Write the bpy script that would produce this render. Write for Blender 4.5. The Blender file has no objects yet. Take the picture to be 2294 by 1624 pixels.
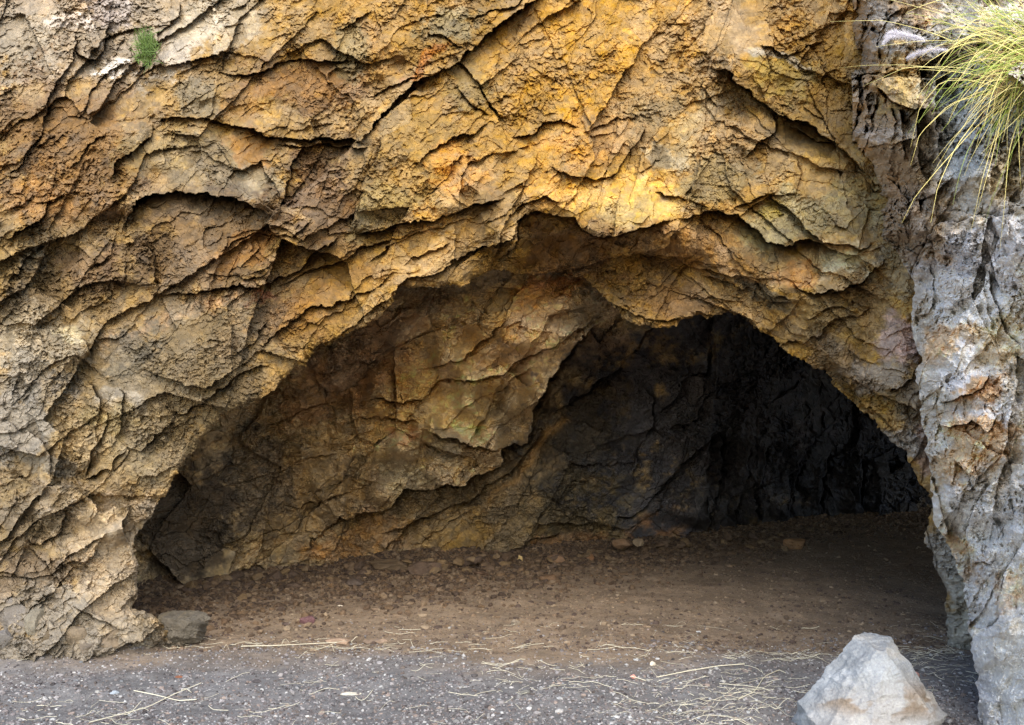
import bpy, math, random
import numpy as np
from concurrent.futures import ThreadPoolExecutor

# ------------------------------------------------------------------ camera, sky, sun, exposure
sc = bpy.context.scene
COL = sc.collection
F, CX, CY, EYE = 1987.0, 1147.0, 1000.0, 1.6      # focal length / principal point of the survey (full frame = 2294 x 1624)
cam_data = bpy.data.cameras.new("camera")
cam_data.sensor_width = 36.0
cam_data.lens = 36.0 * F / 2294.0
cam_data.shift_y = (CY - 812.0) / 2294.0
cam_data.clip_end = 500.0
cam = bpy.data.objects.new("camera", cam_data)
cam.location = (0, 0, EYE)
cam.rotation_euler = (math.radians(90), 0, 0)
COL.objects.link(cam)
sc.camera = cam

SUN_EL, SUN_AZ = 37.0, 174.0                       # veiled, very soft sun from the front right
world = bpy.data.worlds.new("World")
sc.world = world
world.use_nodes = True
wn = world.node_tree.nodes
sky = wn.new("ShaderNodeTexSky")
sky.sky_type = 'NISHITA'
sky.sun_disc = False
sky.sun_elevation = math.radians(SUN_EL)
sky.sun_rotation = math.radians(SUN_AZ)
world.node_tree.links.new(sky.outputs[0], wn["Background"].inputs[0])
wn["Background"].inputs[1].default_value = 0.15
sun_data = bpy.data.lights.new("sun", 'SUN')
sun_data.energy = 1.25
sun_data.angle = math.radians(60)
sun_data.color = (1.0, 0.90, 0.72)
sun = bpy.data.objects.new("sun", sun_data)
sun.rotation_euler = (math.radians(90 - SUN_EL), 0, math.radians(180 - SUN_AZ))
sun.location = (10, -20, 30)
COL.objects.link(sun)
vs = sc.view_settings
vs.view_transform = 'Standard'
vs.look = 'None'
vs.exposure = 1.45
vs.gamma = 1.0
sc.cycles.diffuse_bounces = 6
sc.cycles.max_bounces = 8
sc.cycles.use_denoising = True

rng = np.random.default_rng(7)
random.seed(7)
f32 = np.float32

# ------------------------------------------------------------------ small helpers
def at(px, py, d):
    """world point seen at survey coordinate (px, py) at distance d"""
    return ((px - CX) / F * d, d, EYE - (py - CY) / F * d)

def on_ground(px, py, z=0.0):
    d = (EYE - z) * F / (py - CY)
    return ((px - CX) / F * d, d, z)

def lin(c):
    c = np.asarray(c, dtype=np.float64) / 255.0
    return np.where(c <= 0.04045, c / 12.92, ((c + 0.055) / 1.055) ** 2.4).astype(f32)

def tag(o, label=None, cat=None, group=None, kind=None):
    if label: o["label"] = label
    if cat: o["category"] = cat
    if group: o["group"] = group
    if kind: o["kind"] = kind
    return o

def sstep(a, b, x):
    t = np.clip((x - a) / (b - a), 0, 1)
    return t * t * (3 - 2 * t)

def make_mesh(name, V, faces, mat, parent=None, col=None, smooth=False, link=True):
    """faces: (n,k) int array with k = 3 or 4, or a list of such arrays"""
    if not isinstance(faces, list): faces = [faces]
    me = bpy.data.meshes.new(name)
    V = np.ascontiguousarray(V, dtype=f32)
    me.vertices.add(len(V))
    me.vertices.foreach_set("co", V.ravel())
    loops = np.concatenate([f.ravel() for f in faces]).astype(np.int32)
    sizes = np.concatenate([np.full(len(f), f.shape[1], np.int32) for f in faces])
    starts = np.concatenate([[0], np.cumsum(sizes)[:-1]]).astype(np.int32)
    me.loops.add(len(loops))
    me.loops.foreach_set("vertex_index", loops)
    me.polygons.add(len(sizes))
    me.polygons.foreach_set("loop_start", starts)
    me.polygons.foreach_set("use_smooth", np.full(len(sizes), smooth))
    if col is not None:
        a = me.attributes.new("tint", 'FLOAT_COLOR', 'POINT')
        c4 = np.ones((len(V), 4), f32); c4[:, :3] = col
        a.data.foreach_set("color", c4.ravel())
    me.materials.append(mat)
    me.update(calc_edges=True)
    o = bpy.data.objects.new(name, me)
    if link: COL.objects.link(o)
    if parent is not None: o.parent = parent
    return o

# ------------------------------------------------------------------ noise
def hsh(ix, iy, seed):
    h = (ix.astype(np.uint32) * np.uint32(374761393) + iy.astype(np.uint32) * np.uint32(668265263)
         + np.uint32((seed * 2246822519 + 3266489917) & 0xFFFFFFFF))
    h = (h ^ (h >> np.uint32(13))) * np.uint32(1274126177)
    h = (h ^ (h >> np.uint32(15))) * np.uint32(2246822519)
    return h ^ (h >> np.uint32(16))

K8 = f32(1 / 1023.0)
def vn(x, y, seed):
    """value noise -1..1"""
    x0 = np.floor(x); y0 = np.floor(y)
    fx = x - x0; fy = y - y0
    fx = fx * fx * fx * (fx * (fx * 6 - 15) + 10); fy = fy * fy * fy * (fy * (fy * 6 - 15) + 10)
    ix = x0.astype(np.int32); iy = y0.astype(np.int32)
    def g(a, b): return (hsh(a, b, seed) & np.uint32(1023)).astype(f32) * K8
    a = g(ix, iy); b = g(ix + 1, iy); c = g(ix, iy + 1); d = g(ix + 1, iy + 1)
    top = a + (b - a) * fx
    return (top + ((c + (d - c) * fx) - top) * fy) * 2 - 1

def fbm(x, y, seed, oct=4, gain=0.5):
    s = np.zeros_like(x); a = 1.0; n = 0
    for o in range(oct):
        s += a * vn(x, y, seed + o * 17); n += a
        x = x * f32(2.03) + f32(11.3); y = y * f32(1.97) + f32(7.7); a *= gain
    return s / n

def ridged(x, y, seed, oct=4, gain=0.55):
    s = np.zeros_like(x); a = 1.0; n = 0
    for o in range(oct):
        s += a * (1 - 2 * np.abs(vn(x, y, seed + o * 13))); n += a
        x = x * f32(2.1) + f32(3.1); y = y * f32(2.1) + f32(5.7); a *= gain
    return s / n

def facets(x, y, seed, tilt=1.0, lean=(0.0, 0.0), groove=0.0, gw=0.07):
    """broken rock: every cell is a tilted plane with its own offset; returns height and two cell randoms"""
    x0 = np.floor(x).astype(np.int32); y0 = np.floor(y).astype(np.int32)
    b1 = np.full(x.shape, 9, f32); b2 = np.full(x.shape, 9, f32)
    bid = np.zeros(x.shape, np.uint32); bdx = np.zeros_like(x); bdy = np.zeros_like(x)
    for j in (-1, 0, 1):
        for i in (-1, 0, 1):
            cx = x0 + i; cy = y0 + j
            h = hsh(cx, cy, seed)
            dx = x - cx - (h & np.uint32(1023)).astype(f32) * K8
            dy = y - cy - ((h >> np.uint32(10)) & np.uint32(1023)).astype(f32) * K8
            d = dx * dx + dy * dy
            near = d < b1
            b2 = np.where(near, b1, np.minimum(b2, d))
            b1 = np.where(near, d, b1)
            bid = np.where(near, h, bid); bdx = np.where(near, dx, bdx); bdy = np.where(near, dy, bdy)
    h2 = (bid ^ (bid >> np.uint32(11))) * np.uint32(2654435761)
    r1 = (h2 & np.uint32(1023)).astype(f32) * K8
    r2 = ((h2 >> np.uint32(10)) & np.uint32(1023)).astype(f32) * K8
    r3 = ((h2 >> np.uint32(20)) & np.uint32(1023)).astype(f32) * K8
    hh = (r1 * 2 - 1) + tilt * ((r2 * 2 - 1 + lean[0]) * bdx + (r3 * 2 - 1 + lean[1]) * bdy) * 1.6
    if groove:
        e = np.sqrt(b2) - np.sqrt(b1)
        hh = hh - groove * np.exp(-e / gw)
    return hh, r2, r1

def domes(x, y, seed):
    """rounded knobs that meet in creases, 0..1"""
    x0 = np.floor(x).astype(np.int32); y0 = np.floor(y).astype(np.int32); b1 = np.full(x.shape, 9, f32)
    for j in (-1, 0, 1):
        for i in (-1, 0, 1):
            h = hsh(x0 + i, y0 + j, seed)
            dx = x - x0 - i - (h & np.uint32(1023)).astype(f32) * K8; dy = y - y0 - j - ((h >> np.uint32(10)) & np.uint32(1023)).astype(f32) * K8
            b1 = np.minimum(b1, dx * dx + dy * dy + .25 * ((h >> np.uint32(20)) & np.uint32(1023)).astype(f32) * K8)
    return np.clip(1 - b1, 0, 1)

def rot(px, py, deg):
    """coordinates along / across a bedding direction rising to the right by deg"""
    a = math.radians(deg); c, s = f32(math.cos(a)), f32(math.sin(a))
    return px * c - py * s, px * s + py * c

def seg_dist(px, py, poly):
    """distance to a polyline, signed: positive on the left hand when walking along it; plus run 0..1"""
    P = np.asarray(poly, f32)
    L = np.hypot(*(P[1:] - P[:-1]).T); tot = L.sum(); cum = np.concatenate([[0], np.cumsum(L)])
    best = np.full(px.shape, 1e9, f32); sg = np.ones(px.shape, f32); run = np.zeros(px.shape, f32)
    for k in range(len(P) - 1):
        ax, ay = P[k]; dx, dy = P[k + 1] - P[k]; l2 = dx * dx + dy * dy + f32(1e-9)
        qx = px - ax; qy = py - ay
        t = np.clip((qx * dx + qy * dy) / l2, 0, 1)
        ex = qx - t * dx; ey = qy - t * dy
        d = ex * ex + ey * ey
        cr = dx * qy - dy * qx
        m = d < best - 1e-3
        best = np.where(m, d, best); sg = np.where(m, np.where(cr < 0, f32(1), f32(-1)), sg)
        run = np.where(m, (cum[k] + t * L[k]) / tot, run)
    return np.sqrt(best), sg, run

def inside(px, py, poly):
    P = np.asarray(poly, f32); n = len(P); r = np.zeros(px.shape, bool)
    for k in range(n):
        x1, y1 = P[k]; x2, y2 = P[(k + 1) % n]
        if y1 == y2: continue
        c = ((y1 > py) != (y2 > py)) & (px < (x2 - x1) * (py - y1) / (y2 - y1) + x1)
        r ^= c
    return r

def poly_sd(px, py, poly):
    d, _, _ = seg_dist(px, py, list(poly) + [poly[0]])
    return np.where(inside(px, py, poly), d, -d)

def sc2(pts, ox, oy): return [(ox + x * 0.5, oy + y * 0.5) for x, y in pts]

# ------------------------------------------------------------------ the rock: what the photograph shows, as ledges (left hand side stands out)
def q0(*p): return sc2(p, 0, 0)
def q1(*p): return sc2(p, 1147, 0)
def q2(*p): return sc2(p, 0, 812)
def q3(*p): return sc2(p, 1147, 812)

# (polyline, step height m, decay on the proud side, decay on the recessed side, depth of the dark joint)
CLIFF_LEDGES = [
 (q0((660,570),(705,545),(790,535),(905,540),(1010,570),(1130,590),(1240,612),(1380,612),(1500,605),(1590,615),(1650,640)), .22, 120, 90, .16),
 (q0((1230,660),(1380,650),(1500,640),(1600,650),(1660,660)), .08, 40, 40, .10),
 (q0((490,800),(560,730),(610,690),(660,620),(665,565)), .12, 90, 60, .06),
 (q0((480,800),(440,860),(300,880)), .05, 60, 40, .05),
 (q0((530,1070),(540,1010),(570,950),(610,890),(680,860),(780,850),(870,855),(930,880),(1010,895),(1100,895),(1180,920),(1240,965)), .30, 110, 110, .15),
 (q0((1235,965),(1262,900),(1272,830),(1300,760),(1350,690),(1400,640)), .16, 60, 60, .12),
 (q0((860,700),(930,690),(1000,720),(1120,780)), .10, 60, 70, .0),
 (q0((1560,640),(1640,600),(1690,570),(1720,500),(1780,440),(1860,390),(1890,345),(1960,320),(2050,285),(2080,235),(2150,190),(2230,120),(2290,85),(2420,10),(2480,-60)), .26, 130, 110, .20),
 (q0((1630,430),(1740,385),(1840,355),(1890,340)), .10, 40, 40, .12),
 (q0((1840,300),(1870,330),(1960,320)), .05, 30, 30, .08),
 (q0((1930,160),(2000,160),(2080,220)), .07, 40, 30, .08),
 (q0((2070,75),(2180,60),(2290,45),(2380,10)), .06, 40, 40, .10),
 (q0((980,322),(1090,322),(1160,315),(1230,290),(1320,275),(1440,270),(1600,285)), .07, 60, 50, .10),
 (q0((1020,320),(1028,240),(1050,200)), .06, 50, 30, .05),
 (q0((1500,110),(1600,85),(1675,75)), .05, 40, 40, .10),
 (q0((1680,70),(1690,130),(1680,200)), .05, 40, 40, .05),
 (q0((1590,1030),(1680,1030),(1750,1005),(1850,995),(1960,985),(2050,950),(2140,920),(2290,870)), .24, 120, 80, .14),
 (q0((1720,590),(1690,680),(1660,760),(1640,860),(1600,940),(1588,1025)), .16, 120, 90, .06),
 (q0((1850,760),(1920,680),(2000,640),(2100,600),(2200,560)), .07, 60, 40, .07),
 (q0((1880,900),(2000,800),(2060,680)), .06, 50, 40, .05),
 (q0((2010,250),(2100,340),(2190,420),(2290,560)), .08, 60, 50, .10),
 (q0((2040,390),(2130,480),(2200,520)), .05, 50, 30, .07),
 (q0((700,1315),(870,1318),(960,1297),(1040,1290),(1055,1272),(1150,1278),(1215,1282),(1290,1240),(1370,1190),(1460,1100),(1560,1035)), .16, 90, 70, .10),
 (q0((900,1228),(1000,1240),(1100,1235),(1210,1245)), .05, 30, 30, .05),
 (q0((960,1110),(1060,1070),(1180,1040),(1300,1060),(1420,1000)), .05, 40, 40, .05),
 (q0((720,1300),(714,1230),(722,1170),(690,1125),(600,1095),(540,1060)), .14, 80, 50, .06),
 (q0((390,1190),(440,1190),(490,1150),(520,1060)), .08, 60, 40, .04),
 (q0((0,1065),(60,1025),(130,1000),(180,940),(205,895)), .16, 80, 60, .10),
 (q0((170,900),(230,905),(280,880)), .06, 50, 40, .08),
 (q0((20,860),(100,740),(170,630),(215,450),(245,400),(330,230),(335,100)), .09, 70, 60, .09),
 (q0((160,640),(180,660),(240,600)), .05, 60, 40, .06),
 (q0((330,520),(390,490),(480,330),(600,300),(600,200)), .06, 60, 50, .05),
 (q0((330,230),(420,245),(450,215),(490,190),(500,90)), .10, 80, 40, .10),
 (q0((600,360),(660,240),(760,140),(800,80),(830,0)), .08, 50, 50, .10),
 (q0((700,130),(760,135),(800,80)), .06, 40, 30, .08),
 (q0((300,760),(400,660),(480,620)), .04, 50, 40, .06),
 (q0((1400,1600),(1460,1560),(1600,1440),(1760,1330),(1900,1240),(2040,1170),(2140,1120),(2290,1060),(2380,1000)), .12, 70, 60, .08),
 (q0((1150,1560),(1300,1460),(1440,1390),(1560,1335),(1700,1270),(1790,1230)), .08, 50, 40, .07),
 (q0((1215,1330),(1340,1240),(1500,1180),(1640,1100),(1800,1060),(1900,1010)), .07, 50, 40, .06),
 (q0((1640,1180),(1760,1090),(1900,1040),(2100,980)), .06, 40, 40, .06),
 (q0((1800,1210),(1840,1160),(1910,1130),(2010,1090)), .06, 40, 30, .05),
 (q0((430,1600),(395,1530),(330,1500),(200,1478),(0,1478)), .18, 90, 60, .0),
 (q0((900,1345),(740,1420),(640,1460),(380,1520)), .10, 70, 60, .0),
 (q0((1040,1560),(1090,1560),(1150,1490),(1200,1430)), .07, 60, 40, .04),
 (q0((0,1330),(60,1240),(130,1150),(240,1080)), .05, 60, 60, .05),
 # right half
 (q1((850,310),(900,308),(960,325),(1020,370),(1090,430),(1150,490),(1250,540),(1350,590),(1420,640),(1500,700),(1560,760),(1620,830),(1710,890)), .30, 140, 110, .16),
 (q1((1230,560),(1330,640),(1450,670),(1520,720),(1590,830),(1680,880)), .06, 30, 40, .12),
 (q1((620,870),(780,880),(840,900),(900,930)), .08, 60, 40, .05),
 (q1((1050,720),(1120,650),(1168,575),(1140,480)), .12, 90, 50, .08),
 (q1((0,610),(60,592),(130,550),(210,545),(280,565)), .10, 60, 60, .10),
 (q1((300,590),(400,545),(500,540),(570,545)), .05, 50, 30, .04),
 (q1((170,750),(260,790),(380,797),(470,780),(510,720),(570,620),(605,570)), .14, 80, 50, .10),
 (q1((-120,1180),(0,1105),(40,1015),(90,975),(180,962),(280,965),(340,1010),(370,1032),(480,1042),(560,1022),(620,1032),(730,985)), .34, 90, 150, .10),
 (q1((0,1000),(60,930),(130,890),(220,905)), .08, 50, 40, .05),
 (q1((690,995),(800,958),(900,950),(1000,962),(1080,1020),(1130,1090),(1240,1107),(1330,1087),(1400,1102),(1560,1112),(1640,1060)), .20, 90, 70, .08),
 (q1((980,957),(1040,905),(1130,855),(1290,862)), .08, 60, 40, .07),
 (q1((1240,1230),(1340,1290),(1440,1302),(1560,1262),(1620,1200),(1700,1140)), .16, 70, 60, .08),
 (q1((560,1130),(720,1165),(900,1222),(1050,1270),(1180,1330),(1290,1335)), .10, 60, 60, .06),
 (q1((840,1250),(960,1270),(1080,1330),(1200,1360),(1290,1340)), .08, 40, 60, .06),
 (q1((930,20),(870,110),(800,210),(760,300)), .14, 90, 60, .08),
 (q1((1290,150),(1240,140),(1200,90)), .05, 40, 40, .10),
 (q1((1100,210),(1170,205),(1220,240),(1340,215),(1400,200)), .07, 50, 50, .07),
 (q1((1130,400),(1150,300),(1120,230)), .06, 40, 40, .06),
 (q1((1405,610),(1408,450),(1412,330),(1380,250),(1300,180)), .07, 70, 30, .08),
 (q1((1410,500),(1480,490),(1500,560)), .05, 40, 30, .05),
 (q1((1500,420),(1520,480),(1600,520)), .03, 40, 30, .08),
 (q1((1260,900),(1280,820),(1290,720)), .03, 50, 40, .07),
 (q1((420,1360),(480,1400),(560,1440),(700,1440),(860,1410),(980,1400)), .10, 60, 40, .0),
 (q1((1210,1560),(1330,1500),(1440,1440),(1560,1420),(1640,1330)), .08, 60, 50, .05),
 (q1((1290,1440),(1400,1390),(1560,1400)), .06, 50, 40, .06),
 # right jamb
 (q1((1530,1640),(1560,1560),(1640,1490),(1760,1430)), -.10, 60, 60, .0),
 (q3((1530,60),(1600,120),(1690,180),(1800,220),(1830,250)), .10, 60, 50, .06),
 (q3((1700,150),(1760,60),(1830,0)), .08, 60, 50, .04),
 (q3((1600,200),(1700,290),(1760,340),(1850,330)), .06, 50, 50, .05),
 # lower left outcrop
 (q2((600,830),(580,760),(560,660),(440,665),(380,590),(320,555),(200,550),(0,500)), .32, 160, 80, .0),
 (q2((110,760),(180,800),(270,720),(290,650)), .10, 80, 70, .06),
 (q2((0,260),(80,310),(160,350),(230,420),(235,540)), -.10, 60, 60, .05),
 (q2((390,500),(400,420),(460,330),(490,220)), .06, 50, 40, .08),
 (q2((540,360),(620,390),(700,340),(780,240)), .10, 60, 50, .09),
 (q2((390,500),(470,460),(520,390),(560,370)), .07, 50, 50, .06),
 (q2((760,230),(820,210),(920,150),(1000,100),(1060,60),(1200,10)), .10, 60, 50, .09),
 (q2((520,330),(560,260),(585,150),(560,120)), .06, 40, 30, .06),
 (q2((580,655),(700,640),(760,540),(810,440)), .05, 60, 60, .03),
 (q2((440,420),(430,300),(440,150),(420,60)), .05, 50, 40, .05),
 (q2((0,940),(120,960),(260,930),(300,900),(420,880)), .07, 60, 50, .05),
 (q2((250,920),(330,860),(480,780)), .06, 60, 50, .05),
 (q2((120,800),(220,900),(320,1010)), .06, 60, 50, .05),
 (q2((330,1080),(420,1130),(560,1190)), .05, 60, 50, .04),
]
INNER_LEDGES = [
 ([(700,1190),(759,1162),(810,1155),(843,1152),(874,1144),(894,1120),(908,1100),(935,1103),(962,1098),(995,1086),(1039,1090),(1053,1079),(1083,1051),(1113,1034),(1134,1009),(1174,983),(1198,946),(1208,906),(1240,850),(1286,784),(1313,750),(1380,700)], .85, 330, 80, .20),
 ([(1225,940),(1286,885),(1333,855),(1384,821),(1427,777),(1451,744),(1490,715)], .60, 120, 120, .25),
 ([(850,1196),(894,1181),(941,1165),(982,1147),(1009,1130),(1049,1117),(1076,1103),(1093,1083),(1130,1050),(1180,1000),(1220,960)], .16, 60, 60, .14),
 ([(945,951),(995,967),(1029,980),(1063,993),(1100,1003),(1140,1009)], .32, 100, 80, .14),
 ([(928,1060),(935,1000),(945,951)], .14, 90, 40, .05),
 ([(935,828),(995,818),(1029,801),(1056,777),(1113,730),(1157,686),(1178,669),(1265,632),(1310,605)], .28, 80, 70, .16),
 ([(803,909),(843,892),(894,889),(948,885),(975,862),(1016,845),(1063,848),(1113,845),(1151,808),(1191,784),(1242,774),(1286,744),(1333,713),(1377,690)], .16, 70, 60, .13),
 ([(759,943),(793,939),(843,929),(901,933),(941,936)], .12, 60, 50, .10),
 ([(827,744),(894,710),(948,693),(1022,673),(1059,673)], .12, 60, 50, .12),
 ([(700,850),(780,830),(850,790),(900,770),(960,740)], .10, 50, 40, .08),
 ([(980,960),(1040,920),(1090,890),(1150,850),(1200,820)], .12, 60, 50, .10),
 ([(900,1010),(950,985),(1000,1010),(1060,1030)], .08, 60, 40, .08),
 ([(620,1120),(680,1135),(740,1120),(800,1100),(850,1070)], .10, 60, 50, .10),
 ([(520,1080),(600,1060),(680,1040),(760,1010)], .08, 60, 50, .08),
 ([(560,960),(640,930),(740,900),(800,880)], .08, 60, 50, .08),
 ([(740,1240),(760,1180),(775,1160)], .10, 60, 40, .12),
 ([(700,1235),(690,1200),(730,1170)], .10, 60, 50, .10),
 ([(860,1240),(880,1215),(905,1200)], .08, 50, 30, .10),
 ([(940,1220),(990,1190),(1040,1150),(1070,1130)], .07, 50, 40, .08),
 ([(1150,1230),(1185,1225),(1210,1200),(1260,1185)], .10, 60, 40, .12),
 ([(1280,1160),(1240,1130),(1290,1080),(1330,1060)], .06, 60, 40, .08),
 (q3((240,520),(290,470),(370,440),(420,460),(520,440),(540,380)), .08, 60, 50, .10),
 (q3((520,560),(540,470),(545,380),(620,300),(600,200),(610,110)), .08, 60, 50, .10),
 (q3((440,790),(470,760),(480,700),(530,690),(620,640),(690,560),(730,500),(800,420),(870,350),(950,290)), .25, 90, 50, .20),
 (q3((890,770),(905,650),(910,560),(950,480),(945,360),(920,290)), .50, 90, 60, .35),
 (q3((1105,760),(1115,640),(1120,500),(1150,400),(1170,300)), .40, 70, 60, .30),
 (q3((1010,740),(1020,640),(1060,540),(1050,440),(1100,350)), .20, 50, 50, .18),
 (q3((1260,720),(1240,640),(1280,560),(1310,450),(1340,330)), .25, 60, 50, .20),
 (q3((1390,700),(1380,600),(1420,480),(1430,380)), .30, 60, 60, .25),
 (q3((1570,660),(1560,560),(1590,430)), .50, 80, 80, .40),
 (q3((640,250),(700,180),(800,100),(900,40)), .15, 60, 50, .15),
 (q3((700,300),(830,240),(860,160),(960,80)), .15, 60, 50, .15),
]
BUTT_LEDGES = [
 (q3((1893,140),(1915,170),(1990,165),(2060,150),(2110,120),(2150,60)), .10, 40, 40, .05),
 (q3((1900,265),(1960,282),(2060,262),(2130,292),(2200,240)), .09, 50, 50, .03),
 (q3((1980,440),(2040,500),(2070,580),(2120,560)), .07, 40, 40, .04),
 (q3((2290,800),(2210,950),(2180,1080),(2160,1170),(2065,1232)), .13, 70, 40, .05),
 (q3((2200,500),(2120,560),(2060,650),(2040,760),(2045,1000),(2055,1160)), .09, 60, 40, .04),
 (q3((2060,900),(2100,890),(2160,910)), .05, 30, 30, .04),
 (q1((2290,940),(2160,982),(2120,970),(2010,1012),(1920,1010),(1860,1062),(1820,1150),(1790,1300)), .05, 90, 40, .03),
 (q1((2120,980),(2130,1080),(2160,1210),(2200,1330)), .05, 40, 30, .07),
 (q1((1830,1640),(1840,1500),(1950,1440),(2080,1400)), -.06, 60, 40, .0),
 (q1((1640,390),(1700,442),(1800,487),(1870,470)), .14, 60, 60, .08),
 (q1((1640,390),(1660,300),(1700,240)), -.07, 60, 40, .05),
 (q1((1690,650),(1712,560),(1700,480)), .05, 40, 30, .08),
 (q1((1740,720),(1740,600),(1725,480)), .05, 40, 40, .06),
 (q1((1640,140),(1700,60),(1760,30)), .06, 40, 40, .06),
 (q1((1620,420),(1590,330),(1610,240),(1640,140)), -.05, 40, 40, .06),
 (q1((1840,960),(1870,800),(1950,680),(2020,560)), -.08, 60, 60, .05),
 (q1((1840,960),(1830,900),(1900,850),(1980,780)), .06, 40, 40, .05),
 (q1((2150,900),(2200,780),(2290,600)), .06, 50, 50, .06),
 (q1((2290,1560),(2200,1480),(2150,1350),(2140,1200)), .05, 50, 40, .06),
 (q1((1800,1640),(1790,1450),(1800,1250),(1850,1100)), -.08, 50, 40, .05),
]
MOUTH = [(425,1460),(400,1437),(370,1417),(350,1392),(320,1367),(302,1360),(309,1332),(310,1277),(300,1237),(298,1212),(320,1177),
 (350,1132),(380,1092),(400,1057),(425,1017),(450,987),(490,947),(520,920),(560,905),(600,882),(640,842),(645,827),(680,816),(720,780),(760,755),(800,735),
 (845,712),(880,680),(904,635),(968,645),(1009,640),(1046,630),(1107,606),(1165,612),(1230,610),(1290,614),(1353,664),(1390,688),(1400,706),
 (1421,723),(1461,730),(1500,732),(1532,725),(1590,712),(1640,703),(1672,720),(1700,745),(1735,758),(1770,795),(1800,814),(1845,832),(1862,857),
 (1897,897),(1952,937),(1967,957),(1997,982),(2027,1007),(2052,1052),(2072,1092),(2087,1132),(2079,1157),(2074,1212),(2092,1237),(2102,1277),
 (2117,1332),(2114,1367),(2119,1442),(2124,1475),(2124,1800),(425,1800)]
BUTT_EDGE = [(1925,-1500),(1932,-60),(1945,100),(1952,215),(1952,350),(1985,385),(2008,430),(2012,500),(2014,540),(2040,565),(2044,620),(2042,690),(2050,760),(2058,830),
 (2062,900),(2068,962),(2083,1052),(2090,1132),(2097,1180),(2112,1210),(2140,1260),(2165,1310),(2170,1370),(2177,1430),(2185,1500),(2192,1560),(2197,1640),(2200,2000)]

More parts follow.
